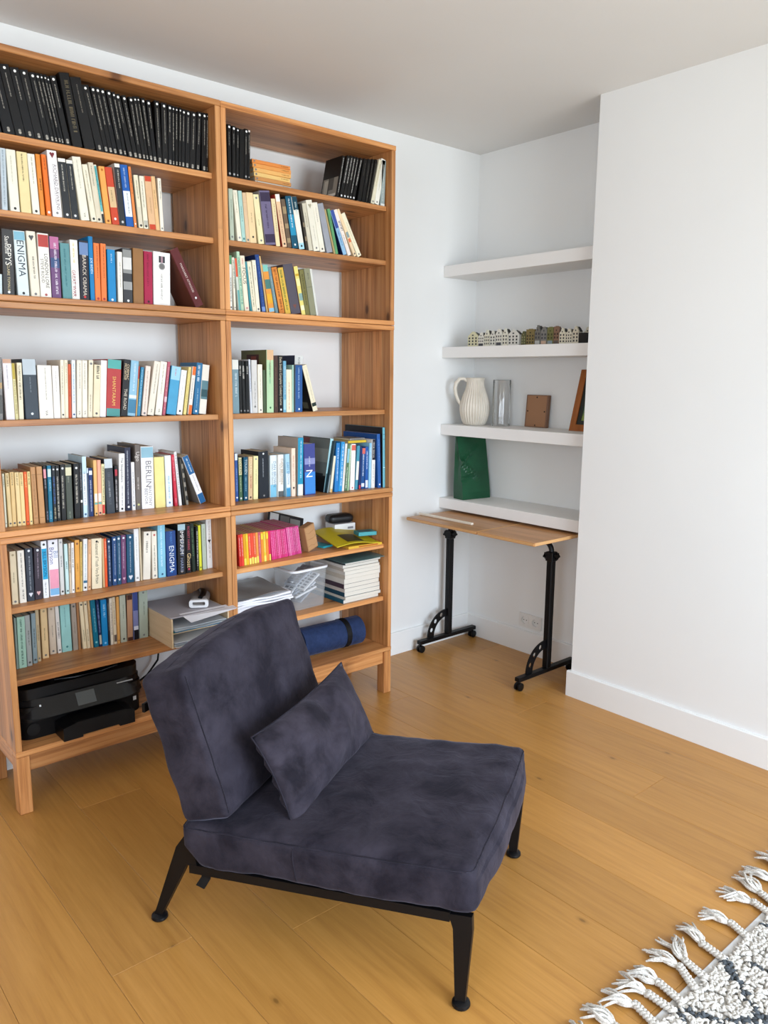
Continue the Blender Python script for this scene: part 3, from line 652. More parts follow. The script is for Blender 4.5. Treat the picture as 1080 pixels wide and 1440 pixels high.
628.5;14.2;194;-27.6;38;135;ecd0a8;cream orange;B.4-.52:8a9a9a B.3-.38:d8704a #.05:555
648.9;20.6;181;-29.2;38;112;ebe2c4;cream;~.3-.8:b0a888:2 #.05:777
@R3
34.8;11.7;196;0.5;30;135;e8e8e0;white;B.84-1:5f9a6a ~.15-.6:3a5a4a:3 #.06:333
52.7;9.6;190;-1.2;30;135;e8e2d0;cream;~.4-.95:2a6a5a:5 #.06:777
72.3;10.5;188;-4.2;30;135;c8d0c4;white and red;B.65-1:d8563a B0-.4:6aa8a4
83.6;12.8;213;-4.0;30;135;b4d2b4;pale green;~.1-.9:2f7f7a:6
99.7;19.3;200;-4.8;30;135;ebdfc8;cream;T.64:FOCUS:2a2a28:9 ~.8-.95:d08070:5 #.06:c88
123.2;8.1;181;-6.0;30;112;3f8a94;thin teal;
133.1;17.3;182;-6.4;30;112;e8dfc4;cream;~.1-.9:5a5a48:3
151.3;16.4;189;-5.4;30;135;eae2cc;cream;~.6-.9:9a9478:2 #.06:555
174.0;17.1;211;-7.2;30;135;20407f/162a5c;royal blue;~.1-.95:5a78b8:3 B.02-.1:7090c8
195.1;6.6;208;-8.2;30;135;cfae74;thin tan;
206.2;24.9;177;-9.5;30;112;de9440;orange comic;B.86-1:7fc0b4 B.5-.7:4a7a74 B.2-.4:e0a82c B.02-.1:8cc0d8
235.3;13.5;173;-10.8;30;112;6f8a90;grey teal;~.2-.8:a8b8b8:3
253.4;25.1;173;-11.7;30;112;c97a34/201c18;orange brown;B.1-.9:d98a3c ~.05-.95:7a3a1c:7
281.7;24.5;174;-11.4;30;112;d8b04a/2a4a2c;green and yellow striped;~.05-.95:2f6a34:7
308.5;44.5;189;-11.4;30;135;55505a;dark grey;E.15:7a4a40
357.8;19.0;186;-11.6;30;135;e6d67a/8a2a2a;yellow floral;B.1-.2:f0e8c0 B.3-.45:8aa8a0 B.6-.75:f0e4a0 B.8-.85:c8a030
378.2;20.2;175;-10.2;30;112;7a7444;olive;~.2-.9:4a4424:5
400.8;28.2;182;-10.0;30;112;8c8b70;grey-green;B.6-.61:5a584a ~.75-.9:5a584a:5
430.0;9.8;183;-10.1;30;112;d8d8d0/333333;thin white;
@R4
49.3;28.4;202;-0.0;50;135;7c98a2;slate blue;B.82-1:e4e4dc ~.3-.75:d8e4e8:7
78.6;11.9;199;-0.2;49;135;1a1b1c;black;~.7-.9:d8d4cc:5 #.05:888
93.3;12.2;199;-0.9;48;135;1c1d1e;black;~.65-.9:d8d4cc:5 #.05:888
106.3;13.1;198;0.2;47;135;17181a;black;~.75-.9:d8d4cc:3 #.05:888
125.0;7.1;204;-1.3;46;135;d8dce4;thin white;~.4-.9:8a94a8:3
132.7;24.4;202;-0.1;46;135;cfccc8;silver grey;~.1-.6:9a9894:5 #.12:888
158.5;20.2;186;0.2;44;135;ebe3d0;cream;~.3-.9:a8a08c:2 #.06:777
181.1;11.8;165;0.1;43;112;4a5a40;thin green;
195.5;32.0;242;0.7;42;190;b4d2a8/6d7046;tall pale green;B.84-1:d8b088 ~.45-.8:4a9a7a:5 ~.55-.85:d07a60:3 #.08:364
228.6;18.5;221;0.5;40;135;4a3630;dark brown;~.1-.8:8a6a58:2
248.7;20.8;222;0.2;39;135;1e1c1c;black;T.55:Delia Smith's Complete Cookery Course:d8ccb4:7 #.05:eee
269.8;14.1;201;0.7;38;85;6fa8c4;light blue;B.05-.25:a8d0d8 ~.35-.9:d8e8ec:3
285.2;26.0;168;0.4;38;85;ece0c4;cream;~.05-.7:c89878:4
312.6;6.7;186;0.7;38;85;a8cfc0;pale green;
327.9;33.8;186;0.8;38;90;2a5590/8a94a0;blue;~.25-.95:9ab4d4:5 #.06:eee
@R5
68.5;13.4;189;-0.1;80;135;35589c;blue;B.86-1:dfe8ee ~.2-.7:8aa4d0:3 #.08:eee
86.1;15.5;172;-0.4;81;112;4a6a4c;green;B.6-1:d8cfa0 T.8:TOLKIEN:3a4a30:7 ~.2-.55:c8d0a8:3 #.06:ddd
105.8;19.5;172;1.1;81;112;17506a;petrol;T.78:TOLKIEN:c8d8d8:7 ~.2-.55:8ab8c8:4 #.06:ddd
127.7;19.7;172;1.4;82;112;d4b48a;tan;T.78:TOLKIEN:eadcb0:7 ~.25-.55:a83a3a:4 #.06:433
151.7;21.4;173;1.4;83;112;ebe2a8;pale yellow;~.35-.7:a8a078:2 #.93:999
178.1;46.5;190;-0.2;83;135;1f242c;black;~.45-.85:b8bcc4:3 #.95:ddd #.06:888
231.6;30.3;171;0.9;85;112;dfeaee;white and blue;B0-.3:7fbfdc T.55@.66:DAN BROWN:5a7a94:8 T.55@.3:ANGELS AND DEMONS:3a4a58:4
262.2;26.1;173;1.0;74;112;ece8e0;white;B0-.14:5a5e60 T.6@.66:DAN BROWN:98784e:8 T.58@.3:THE DA VINCI CODE:7a7468:4
295.2;20.8;175;-1.1;62;112;a8cfe4;light blue;B0-.2:3f94c4 B.22-.55:e4ecf0 T.55:DAN BROWN:5a88a8:7
316.5;19.1;198;0.4;55;135;eed6c0;pale pink;~.3-.85:d8a890:5 E.17:3a2a28
342.8;26.4;239;1.3;51;150;2a94b8/b8aca0;turquoise;B0-.2:ece8dc ~.3-.95:e0f0f4:4
376.2;54.6;213;-0.5;47;135;41498a;indigo;B.6-.72:8a90c0 T.42@.4:N:f0f4fa:22 ~.55-.75:c8ccdc:5 B.02-.45:3f86d0
485.2;8.0;221;11.0;42;135;2a4048;dark pictorial;B0-.35:7a8a90
502.7;12.1;156;7.8;43;112;e8e0c8;white and tan;B.0-.1:d8b070
528.0;19.8;209;3.1;44;135;2a7cc0;blue;~.2-.9:c8e0f0:5
549.4;19.0;212;4.6;45;135;2f96d4;bright blue;~.1-.95:d8ecf8:6
569.0;11.1;205;5.4;45;135;ece4dc;white;~.2-.9:a8a0a0:2
582.9;13.1;202;5.4;46;135;5a7a5c;green patterned;B.6-.9:8ac0d0 ~.05-.5:e8ece0:4
600.1;7.5;197;4.4;47;135;a8cca0;pale green;~.2-.9:e8f0e4:4
614.8;24.1;200;2.4;47;135;f0eae6;white;B.86-.98:d86a5a ~.2-.8:e0d0c8:3 #.05:c66
642.2;15.5;191;4.2;48;135;4a94ac;teal and white;B.22-.65:ece8dc
663.6;11.5;186;2.7;49;135;1f3466;navy;B0-.1:c03a40
677.0;18.7;179;2.3;49;112;22518e;blue;B.86-1:d86a60 ~.3-.85:dce4f0:5 B.05-.14:e0e4ec
701.0;16.0;184;0.7;49;112;2458a4;blue;~.45-.9:dce4f0:5 B.02-.2:dce0e8
717.4;12.1;200;1.2;44;135;8cc4e4;light blue;~.2-.9:e4f0f8:3
730.4;19.6;215;1.0;41;135;e8e4e0;white and black;B.58-1:2a2830 ~.62-.95:d8d4d0:5 ~.1-.5:b8b4b0:5
761.8;17.8;239;-2.0;32;240;2a5ca4/1f4f94;blue;~.5-.9:8ab0e0:3 #.06:eee
785.1;13.4;267;-0.9;26;270;6fb4c4/221c20;light teal;B.33-.34:dff B.8-.81:3a7a8a B.88-.89:3a7a8a
@L3x
-102.3;33.2;210;-26.3;30;135;5a1f20/6b3a2c;dark maroon;T.5:MARGARET ATWOOD:d8c8c0:5 #.15:ddd
@L5x
-65.4;25.3;196;-20.8;115;135;eceaea/8a8680;white and blue;B.62-1:1f5f94 B0-.2:1f5f94 ~.65-.95:d8e8f0:4 ~.25-.6:a8a4a8:3
@R4x
415.7;23.4;191;-16.5;38;90;e6dcc0/171518;cream;~.2-.9:b0a68c:2 B.1-.18:22302c
@R4y
382.1;42.3;225;3.1;135;150;d8d8d4/15204a;navy and silver;B0-.78:d2d2ce ~.82-.97:7a7a7a:8
@R5x
480.4;17.0;229;9.7;60;200;a8d4dc/5a625c;pale turquoise;~.3-.9:e8f4f4:3 B0-.35:4a6a74
@R6
69.2;11.3;129;-2.1;64;200;d8342c;;~.3-.9:f0d8c8:2
81.1;11.3;129;-2.1;65;200;e8483a;;~.3-.9:f0d8c8:2
93.0;11.4;128;-2.1;66;200;e0a028;;B0-.22:e8d860
105.0;11.4;128;-2.0;67;200;e8c030;;B.75-.95:e8d040
117.1;11.5;127;-2.0;68;200;e85a3a;;B.0-.2:e8e070 ~.3-.9:f0d0c0:2
129.2;11.5;127;-2.0;69;200;e8503a;;B0-.22:e8d860
141.4;11.6;126;-2.0;70;200;e2603c;;B.0-.2:e8e070 ~.3-.9:f0d0c0:2
153.6;11.7;126;-1.9;71;200;e89a4a;;B0-.22:e8d860
165.9;11.7;125;-1.9;72;200;c8586a;;~.3-.9:f0d8c8:2
178.3;11.8;125;-1.9;73;200;e89038;;B.75-.95:e8d040
190.8;11.8;124;-1.8;74;200;e6c63a;;B.0-.2:e8e070 ~.3-.9:f0d0c0:2
203.3;11.9;124;-1.8;75;200;e88a3a;;B.75-.95:e8d040
215.9;9.5;124;-1.8;76;200;e0305a;;B0-.22:e8d860
230.3;8.8;124;-3.8;77;200;d83a7c;;~.1-.95:f0a8c8:2
240.1;8.8;123;-4.1;79;200;e0408a;;~.1-.95:f0a8c8:2
250.0;8.8;123;-4.4;81;200;d83a7c;;~.1-.95:f0a8c8:2
259.9;8.9;123;-4.7;82;200;c83a70;;~.1-.95:f0a8c8:2
269.9;8.9;122;-5.0;84;200;e85a98;;~.1-.95:f0a8c8:2
279.9;9.0;122;-5.3;86;200;d83a7c;;~.1-.95:f0a8c8:2
290.0;9.0;122;-5.7;87;200;c83a70;;~.1-.95:f0a8c8:2
300.1;9.0;121;-6.0;89;200;d83a7c;;~.1-.95:f0a8c8:2
310.2;9.1;121;-6.3;91;200;e0408a;;~.1-.95:f0a8c8:2
323.1;8.2;124;-6.4;93;200;d84a90;;~.1-.95:f0b8d0:2
332.3;8.2;124;-6.6;94;200;e078a8;;~.1-.95:f0b8d0:2
341.5;8.2;123;-6.8;96;200;d84a90;;~.1-.95:f0b8d0:2
350.7;8.3;123;-7.0;97;200;d84a90;;~.1-.95:f0b8d0:2
360.0;8.3;123;-7.2;99;200;c03a7c;;~.1-.95:f0b8d0:2
369.3;8.3;123;-7.4;100;200;c03a7c;;~.1-.95:f0b8d0:2
378.6;8.4;123;-7.6;102;200;d84a90;;~.1-.95:f0b8d0:2
388.0;8.4;123;-7.8;103;200;d84a90;;~.1-.95:f0b8d0:2
'''
PAGE = NT('page_block', .85, .1)
_v = PAGE.coords((1, 1, 1)); _w = PAGE.n('ShaderNodeTexWave', i_Scale=260., i_Distortion=1.5); PAGE.l(_v, _w.inputs['Vector'])
PAGE.l(PAGE.ramp(_w.outputs['Fac'], (.2, 'c4b596'), (.8, 'e0d5bb')), PAGE.b.inputs['Base Color']); PAGE = PAGE.m
def cmat(h, rough=.42):
    k = 'print_' + h
    if k in MATS: return MATS[k]
    t = NT(k, rough, .25); v = t.coords((1, 1, 1)); a = t.n('ShaderNodeTexNoise', i_Scale=22., i_Detail=4.); t.l(v, a.inputs['Vector'])
    c = srgb(h); t.l(t.ramp(a.outputs['Fac'], (.3, tuple(x * .9 for x in c[:3]) + (1,)), (.7, c)), t.b.inputs['Base Color'])
    return t.m
TEXT = {}
def text_mesh(s):
    if s not in TEXT:
        c = bpy.data.curves.new('lettering', 'FONT'); c.body = s; c.size = 1.; c.align_x = 'CENTER'; c.align_y = 'CENTER'; c.resolution_u = 2
        o = bpy.data.objects.new('lettering', c); COL.objects.link(o); bpy.context.view_layer.update()
        me = bpy.data.meshes.new_from_object(o.evaluated_get(bpy.context.evaluated_depsgraph_get()))
        TEXT[s] = ([tuple(v.co) for v in me.vertices], [tuple(p.vertices) for p in me.polygons])
        bpy.data.objects.remove(o); bpy.data.curves.remove(c); bpy.data.meshes.remove(me)
    return TEXT[s]
class Print:
    """everything printed on one spine: bands, emblems, lettering, as thin raised shapes"""
    def __init__(s, w, h): s.w = w; s.h = h; s.b = MB(); s.m = []; s.lay = .00015
    def use(s, col):
        if col not in s.m: s.m.append(col)
        s.b.cur = s.m.index(col)
    def rect(s, x0, x1, z0, z1, y): s.b.add([(x0, y, z0), (x1, y, z0), (x1, y, z1), (x0, y, z1)], [(0, 1, 2, 3)])
    def poly(s, cx, cz, r, n, y, ph=0.):
        s.b.add([(cx + r * math.cos(ph + 2 * math.pi * k / n), y, cz + r * math.sin(ph + 2 * math.pi * k / n)) for k in range(n)], [list(range(n))])
    def run(s, dec):
        w, h = s.w, s.h; e = min(.0012, w * .12)
        ws = w - 2 * e; items = dec.split(' '); merged = []
        for it in items:
            if merged and not (it[:1] in '~#' or it[:2] in ('B.', 'B0', 'T.', 'E.', 'M.')): merged[-1] += ' ' + it
            elif it: merged.append(it)
        for it in merged:
            k = it[0]; p = it[1:].split(':')
            if k == 'B':
                a, b = (float(q) for q in p[0].split('-')); s.use(p[1])
                y = -s.lay; s.lay += .00006
                s.rect(e, w - e, a * h + .0002, b * h - .0002, y)
        y = -s.lay - .0001
        for it in merged:
            k = it[0]; p = it[1:].split(':')
            if k == '~':
                a, b = (float(q) for q in p[0].split('-')); s.use(p[1]); sz = min(float(p[2]) * .00105 + .0010, ws * .66)
                z = b * h; cx = w / 2 + random.uniform(-.08, .08) * ws; st = sz * .17
                lo = a * h
                while z > lo:
                    for _ in range(random.randint(3, 8)):
                        lw = sz * random.uniform(.34, .6)
                        if z - lw < lo: z = -1; break
                        q = random.random(); x0, x1 = cx - sz / 2, cx + sz / 2
                        s.rect(x0, x1, z - st, z, y)
                        if q < .65: s.rect(x0, x1 - (0 if q < .35 else sz * .3), z - lw, z - lw + st, y)
                        if q > .3: xm = random.choice((x0, x1 - st, cx - st / 2)); s.rect(xm, xm + st, z - lw, z, y)
                        z -= lw + sz * .16
                    z -= sz * .45
            elif k == '#':
                s.use(p[1]); r = min(.0042, ws * .34); s.poly(w / 2, float(p[0]) * h, r, 7, y)
            elif k == 'E':
                s.use(p[1]); r = min(.009, ws * .36); cz = float(p[0]) * h
                s.poly(w / 2, cz, r, 3, y, -math.pi / 2); s.poly(w / 2 - r * .4, cz + r * .5, r * .45, 6, y - .00002); s.poly(w / 2 + r * .4, cz + r * .5, r * .45, 6, y - .00002)
            elif k == 'M':
                cz = float(p[0]) * h; s.use('333338'); s.rect(w * .32, w * .68, cz + .004, cz + .026, y)
                s.use('a08088'); s.rect(w * .44, w * .56, cz + .004, cz + .026, y - .00004)
                s.use('8c8a88'); s.poly(w / 2, cz - .008, .0115, 16, y); s.use('6c6a68'); s.poly(w / 2, cz - .008, .0085, 16, y - .00004)
            elif k == 'T':
                tp = (p[0] + '@.5').split('@'); lat = float(tp[1]); vs, fs = text_mesh(p[1]); s.use(p[2]); sz = float(p[3]) * .001 * 2.1
                ln = (max(v[0] for v in vs) - min(v[0] for v in vs)); c0 = (max(v[0] for v in vs) + min(v[0] for v in vs)) / 2
                sz = min(sz, ws * 1.25); stretch = 1.
                if ln * sz > h * .84: stretch = h * .84 / (ln * sz)
                cz = min(max(float(tp[0]) * h, ln * sz * stretch / 2 + .01), h - ln * sz * stretch / 2 - .004)
                s.b.add([(w * lat + v[1] * sz, y - .00003, cz - (v[0] - c0) * sz * stretch) for v in vs], fs)
def make_book(root, w, h, d, col, dec, inset=.0012, cname='cover'):
    sp, cv = (col.split('/') + [col])[:2] if '/' in col else (col, col)
    t = min(.0012, w * .14); c = min(.0016, w * .2)
    prof = [(0, d), (0, c), (c, 0), (w - c, 0), (w, c), (w, d), (w - t, d), (w - t, t), (t, t), (t, d)]
    b = MB(); b.prism(prof, 2, 0, h); me_m = [cmat(sp)]
    if cv != sp:
        me_m.append(cmat(cv)); b.mi = [1 if i in (2, 6) else 0 for i in range(len(b.f))]
    b.build(cname, me_m, root)
    boxo('page_block', PAGE, root, t + .00005, w - t - .00005, t + .00005, d - .002, inset, h - inset, 0)
    if dec:
        pr = Print(w, h); pr.run(dec)
        if pr.b.f: pr.b.build('spine_print', [cmat(q) for q in pr.m], root)['kind'] = 'stuff'
ORD = 'zeroth first second third fourth fifth sixth seventh eighth ninth tenth eleventh twelfth thirteenth fourteenth fifteenth sixteenth seventeenth eighteenth nineteenth twentieth'.split()
def ordn(n):
    if n <= 20: return ORD[n]
    b = {2: 'twenty', 3: 'thirty', 4: 'forty'}[n // 10]
    return b + '-' + ORD[n % 10] if n % 10 else {30: 'thirtieth', 40: 'fortieth'}[n]
SHELFZ = {'L1': 2.158, 'L2': 1.938, 'L3': J1 + TH, 'L4': 1.307, 'L5': J2 + TH, 'L6': .703, 'L7': .456,
          'R1': 2.158, 'R2': 1.938, 'R3': J1 + TH, 'R4': 1.307, 'R5': J2 + TH, 'R6': .703, 'R7': .456}
SHN = {'1': 'top', '2': 'sixth', '3': 'fifth', '4': 'fourth', '5': 'third', '6': 'second', '7': 'first'}
rows = {}; cur = None
for ln in BOOKS.strip().splitlines():
    if ln[0] == '@': cur = ln[1:]; rows[cur] = []
    else: rows[cur].append(ln.split(';'))
random.seed(21)
BOX = {}
for key, L in rows.items():
    side, sh = key[0], key[1]; z = SHELFZ[key[:2]]; over = 'printer' if side == 'L' else 'blue mat'
    for i, q in enumerate(L):
        x, w, h, lean, sb, d = (float(v) for v in q[:6]); x, w, h, sb, d = x / 1e3, w / 1e3, h / 1e3, sb / 1e3, d / 1e3; a = R(lean)
        col, name, dec = q[6], q[7], q[8]
        pos = len(L) - i if side == 'L' else i + 1
        place = '%s from middle upright, %s shelf over %s' % (ordn(pos), SHN[sh], over)
        cat, nm = 'book', 'book'
        if key == 'R1b': place = '%s of the leaning row, top shelf over blue mat' % ordn(i + 1)
        if key == 'R6':
            cat, nm = 'booklet', 'booklet'
            hue = {'e0': 'orange', 'd8': 'red', 'e8': 'orange red', 'e2': 'orange', 'c8': 'rose', 'e6': 'yellow'}.get(col[:2], 'pink') if i < 13 else ('pink' if i < 22 else 'magenta')
            name = hue
        if key == 'L3x': place = 'slumped sideways against thick white book, fifth shelf over printer'
        if key == 'L5x': place = 'tilted at end of row, third shelf over printer'
        if key == 'R4x': place = 'propped at an angle against blue book, fourth shelf over blue mat'
        if key == 'R4y': place = 'standing behind the front row, fourth shelf over blue mat'
        if key == 'R5x': place = 'with landscape cover, tilted beside indigo book, third shelf over blue mat'
        label = '%s %s %s' % (name, nm, place)
        if key[2:] not in ('x', 'y'): label = '%s %s, %s' % (name, nm, place)
        up = max(0., w * math.sin(a))
        root = thing(nm, label, cat, (x + (w * math.sin(a) * math.tan(a) if a > 0 else 0), -D + sb, z + up + .0002), 0, '%ss on %s shelf over %s' % (nm, SHN[sh], over), (0, a, 0))
        make_book(root, w, h, d, col, dec)
        def cover_print(c, y0, y1, z0, z1, lay=0):
            b = MB(); b.add([(-.0002 - lay * .0001, y0 * d, z0 * h), (-.0002 - lay * .0001, y1 * d, z0 * h), (-.0002 - lay * .0001, y1 * d, z1 * h), (-.0002 - lay * .0001, y0 * d, z1 * h)], [(0, 1, 2, 3)])
            b.build('cover_print', cmat(c), root)
        if key == 'R1b' and i == 0:
            for q in (('8f8b80', .06, .94, .04, .5, 0), ('5a5650', .3, .55, .2, .5, 1), ('b8b4a6', .6, .85, .1, .46, 1), ('d8d4c8', .1, .9, .03, .10, 2), ('4a4640', .55, .62, .1, .5, 2)): cover_print(*q)
        if key == 'R5x':
            for q in (('14181a', .0, .98, 0, .3, 0), ('6d7470', .0, .72, .3, .98, 0), ('8a9088', .0, .72, .55, .8, 1), ('7a3a3e', .74, .98, .3, .98, 0), ('20262a', .1, .5, .28, .34, 2)): cover_print(*q)
        if name == 'tall pale green':
            for q in (('4a1f1c', .3, .78, .72, .93, 0), ('8a3a2c', .4, .6, .76, .9, 1)): cover_print(*q)
        if key == 'R4x': cover_print('6a6a58', .3, .7, .06, .2)
# flat-lying books: local x = length of spine, spine to the front
def flat_book(label, x, y, z, ln, th, dp, col, rz=0., dec='', group=None, nm='book', cat='book'):
    root = thing(nm, label, cat, (x, y, z), 0, group, (R(90) * 0, R(90), 0))
    # standing book turned on its side: its height runs along +x
    root.rotation_euler = (0, R(90), rz)
    root.location = (x, y, z + th)
    make_book(root, th, ln, dp, col, dec, .0012)
    return root
zz = 2.1582
for i, (th, col, nm, ln, dx) in enumerate(((.010, 'cfcabb', 'white', .158, .004), (.014, 'c98d52', 'tan', .16, .003), (.0155, 'e6bf78', 'straw', .162, 0), (.015, 'e6b068', 'light amber', .165, -.002), (.0145, 'e29a52', 'amber', .17, -.006), (.013, 'e08a44', 'orange', .168, -.008))):
    flat_book('%s book lying flat, %s up in the stack on top shelf over blue mat' % (nm, ordn(i + 1)), .166 + dx, -.312, zz, ln, th, .11, col, random.uniform(-.02, .02), '~.75-.95:6a4a20:2 #.06:777', 'flat stack on top shelf')
    zz += th + .0003
flat_book('yellow book lying flat on top of the upright blue books', .620, -.30, J2 + TH + .2022, .1, .011, .12, 'd9b93a', -.02, '', 'books laid on other books')
flat_book('grey book lying on the flat yellow book over the upright blue books', .632, -.297, J2 + TH + .2136, .085, .009, .115, '8d8a86', .03, '~.1-.9:3a3a3a:2', 'books laid on other books')

# ------------------------------------------------------------------ lounge chair (local x across, local y backwards)
ch = thing('lounge_chair', 'low armless lounge chair in dark aubergine velvet on black metal legs', 'chair', (-.279, -1.870, 0), R(28.794))
CW = .628
def seat_z(y): return .243 - y * .0765          # underside line of the seat
for x in (0.0, CW):
    s = 1 if x == 0 else -1
    # front leg
    b = MB(); prof = [(-.011, .012), (.013, .012), (.022, .20), (.034, .236), (-.022, .241), (-.024, .20)]
    b.prism(prof, 0, x - .009, x + .009); lg = b.build('leg', BLACKMETAL, ch, None, None)
    f = MB(); f.lathe([(0, 0), (.020, 0), (.0225, .004), (.0215, .010), (.012, .016), (0, .016)], 20, x, 0); f.build('foot', BLACKMETAL, lg, None, None, 40)
    # rear leg with its foot
    b = MB(); prof = [(.832, .012), (.853, .012), (.774, .232), (.748, .268), (.720, .232), (.712, .186), (.742, .188)]
    b.prism(prof, 0, x - .009, x + .009); lg = b.build('leg', BLACKMETAL, ch)
    f = MB(); f.lathe([(0, 0), (.020, 0), (.0225, .004), (.0215, .010), (.012, .016), (0, .016)], 20, x, .842); f.build('foot', BLACKMETAL, lg, None, None, 40)
    b = MB(); b.prism([(.03, .240), (.03, .216), (.735, .166), (.735, .190)], 0, x - .010, x + .010); b.build('side_rail', BLACKMETAL, ch)
    b = MB(); b.prism([(.728, .205), (.748, .215), (.765, .300), (.880, .600), (.870, .604), (.752, .310)], 0, x + s * .07 - .007, x + s * .07 + .007); b.build('back_post', BLACKMETAL, ch)
for y, z in ((.012, .228), (.725, .178)):
    boxo('cross_rail', BLACKMETAL, ch, .01, CW - .01, y - .011, y + .011, z - .012, z + .008, .002)
boxo('back_rail', BLACKMETAL, ch, .02, CW - .02, .876, .886, .575, .60, .002)
sl = MB()
for k in range(6):
    y = .11 + k * .105; sl.box(.01, CW - .01, y - .02, y + .02, seat_z(y) - .012, seat_z(y) - .007)
sl.build('webbing', SOFTBLACK, ch)
b = MB(); b.add([(-.002, .672, .190), (-.002, .698, .190), (-.004, .702, .160), (-.010, .716, .136), (-.012, .690, .132), (-.004, .676, .158)], [(0, 1, 2, 5), (5, 2, 3, 4)])
so = b.build('strap', SOFTBLACK, ch); md = so.modifiers.new('thickness', 'SOLIDIFY'); md.thickness = .003
# seat cushion
ang = math.atan(.0765)
def seatsq(w, p):
    # bulging front and loose creases along the borders
    k = abs(p.x) ** 6 + abs(p.y) ** 6
    w.z += math.sin(p.x * 19 + p.y * 5) * .0016 * min(k, 1) + math.sin(p.y * 31) * .0012 * min(abs(p.x) ** 8, 1)
    if p.z > 0: w.z += .010 * (1 - p.x ** 2) * (1 - p.y ** 2)
    if p.y < -.6 and p.z < .3: w.y -= .008 * (1 - abs(p.x) ** 3)
    if p.z < 0 and p.y > .6: w.y -= .055 * -p.z * ((p.y - .6) / .4)
    if p.z < -.5: w.z = max(w.z, -.0545)
    return w
SEATC = (.306, .363, .2745)
bm = cushion((.322, .392, .061), .024, (.008, .014, .006), 44, .0045, 1, 8., seatsq)
seat = bmo('seat_cushion', bm, VELVET, ch, SEATC, (-ang, 0, 0))
sm = fabric('velvet_piping', '1c1a22', '2c2933', 11., .2)
def loop(a, b, z, r, n=14):
    pts = []
    for cx, cy, a0 in ((a - r, b - r, 0), (-a + r, b - r, 90), (-a + r, -b + r, 180), (a - r, -b + r, 270)):
        for k in range(n // 2): pts.append((cx + r * math.cos(R(a0 + 90 * k / (n // 2 - 1))), cy + r * math.sin(R(a0 + 90 * k / (n // 2 - 1))), z))
    return pts

from mathutils.bvhtree import BVHTree
def snap(obj, pts, lift):
    me = obj.data; tree = BVHTree.FromPolygons([v.co for v in me.vertices], [p.vertices[:] for p in me.polygons]); out = []
    for p in pts:
        co, nn_, i_, d_ = tree.find_nearest(Vector(p)); out.append(co + nn_ * lift)
    return out
def dense(pts, n, closed=True):
    out = []; L_ = list(zip(pts, pts[1:] + pts[:1])) if closed else list(zip(pts, pts[1:]))
    for a, b in L_:
        a, b = Vector(a), Vector(b); k = max(1, int((b - a).length / n)); out += [a.lerp(b, q / k) for q in range(k)]
    return out
b = MB(); b.tube(snap(seat, dense(loop(.330, .402, .058, .02), .012), .0004), .0021, 6, closed=True); b.build('seam', sm, seat)
b = MB(); b.tube(snap(seat, dense([(-.34, .06, .055), (-.345, .06, -.06)], .01, False), .0002), .0016, 6); b.build('seam', sm, seat)
# back cushion
tilt = math.atan2(.127, .373)
def backsq(w, p):
    if p.z > .2: w.y -= .010 * ((p.z - .2) / .8) ** 2 * (1 - p.x ** 2) * (1 if p.y > 0 else -.3)
    w.z += (.020 * (1 - p.x ** 2) + .024 * (p.x + 1) * .5) * max(p.z, 0) ** 2
    w.y += math.sin(p.z * 9 + p.x * 3) * .002 * abs(p.x) ** 4
    return w
bm = cushion((.316, .073, .2), .019, (.005, .012, .006), 44, .0055, 2, 7., backsq)
back = bmo('back_cushion', bm, VELVET, ch, (.312, .7445, .508), (-tilt, 0, 0))
pts = []
for k in range(25):
    t2 = k / 24
    pts.append((-.300, -.0655 + .010 * max(0, (t2 - .6)) , -.185 + .36 * t2))
b = MB(); b.tube(snap(back, [(-.312, -.080, z_) for z_ in [-.19 + .375 * q / 40 for q in range(41)]], .0003), .0020, 6); b.build('seam', sm, back)

# scatter cushion leaning on the backrest
pil = thing('scatter_cushion', 'small rectangular velvet cushion lying on the lounge chair against its backrest', 'cushion')
_M = Matrix.Translation((-.279, -1.870, 0)) @ Matrix.Rotation(R(28.794), 4, 'Z')
PLo = _M @ Vector((.345, .522, .428)); pil.location = PLo; pil.rotation_euler = (0, 0, R(28.794))
bm = bmesh.new(); bmesh.ops.create_grid(bm, x_segments=44, y_segments=24, size=1.)
top = {}
def pilpt(x, y, sgn):
    e = (max(0., 1 - abs(x) ** 2.6) * max(0., 1 - abs(y) ** 2.6)) ** .55
    px = x * (.287 - .018 * (1 - y * y)); py = y * (.128 - .012 * (1 - x * x))
    h = .062 * e
    cr = math.exp(-((x - .12) ** 2) / .03) * max(0, y) * .030                       # tuck in the top edge
    cr += math.exp(-((x + .88) ** 2) / .02) * math.sin(y * 16) * .009               # gathers at the near end
    h += noise.noise(Vector((x * 2.2, y * 1.6, sgn * 3.))) * .016 * e + noise.noise(Vector((x * 5, y * 3.4, 7 + sgn))) * .008 * e - cr * e ** .35
    if e > 0: h = max(h, .012 * e)
    return Vector((px, sgn * h, py))
bmF = bmesh.new(); NX, NY = 48, 26; grid = {}
for sgn in (-1, 1):
    for i in range(NX + 1):
        for j in range(NY + 1):
            edge = i in (0, NX) or j in (0, NY)
            if edge and sgn == 1: grid[sgn, i, j] = grid[-1, i, j]; continue
            grid[sgn, i, j] = bmF.verts.new(pilpt(-1 + 2 * i / NX, -1 + 2 * j / NY, sgn))
    for i in range(NX):
        for j in range(NY):
            q = [grid[sgn, i, j], grid[sgn, i + 1, j], grid[sgn, i + 1, j + 1], grid[sgn, i, j + 1]]
            bmF.faces.new(q if sgn < 0 else q[::-1]).smooth = True
bm.free()
VELVET2 = fabric('velvet_cushion', '1d1a22', '3d3842', 9., .2)
pc = bmo('cover', bmF, VELVET2, pil, None, (R(-27), 0, 0))
b = MB(); pts = []
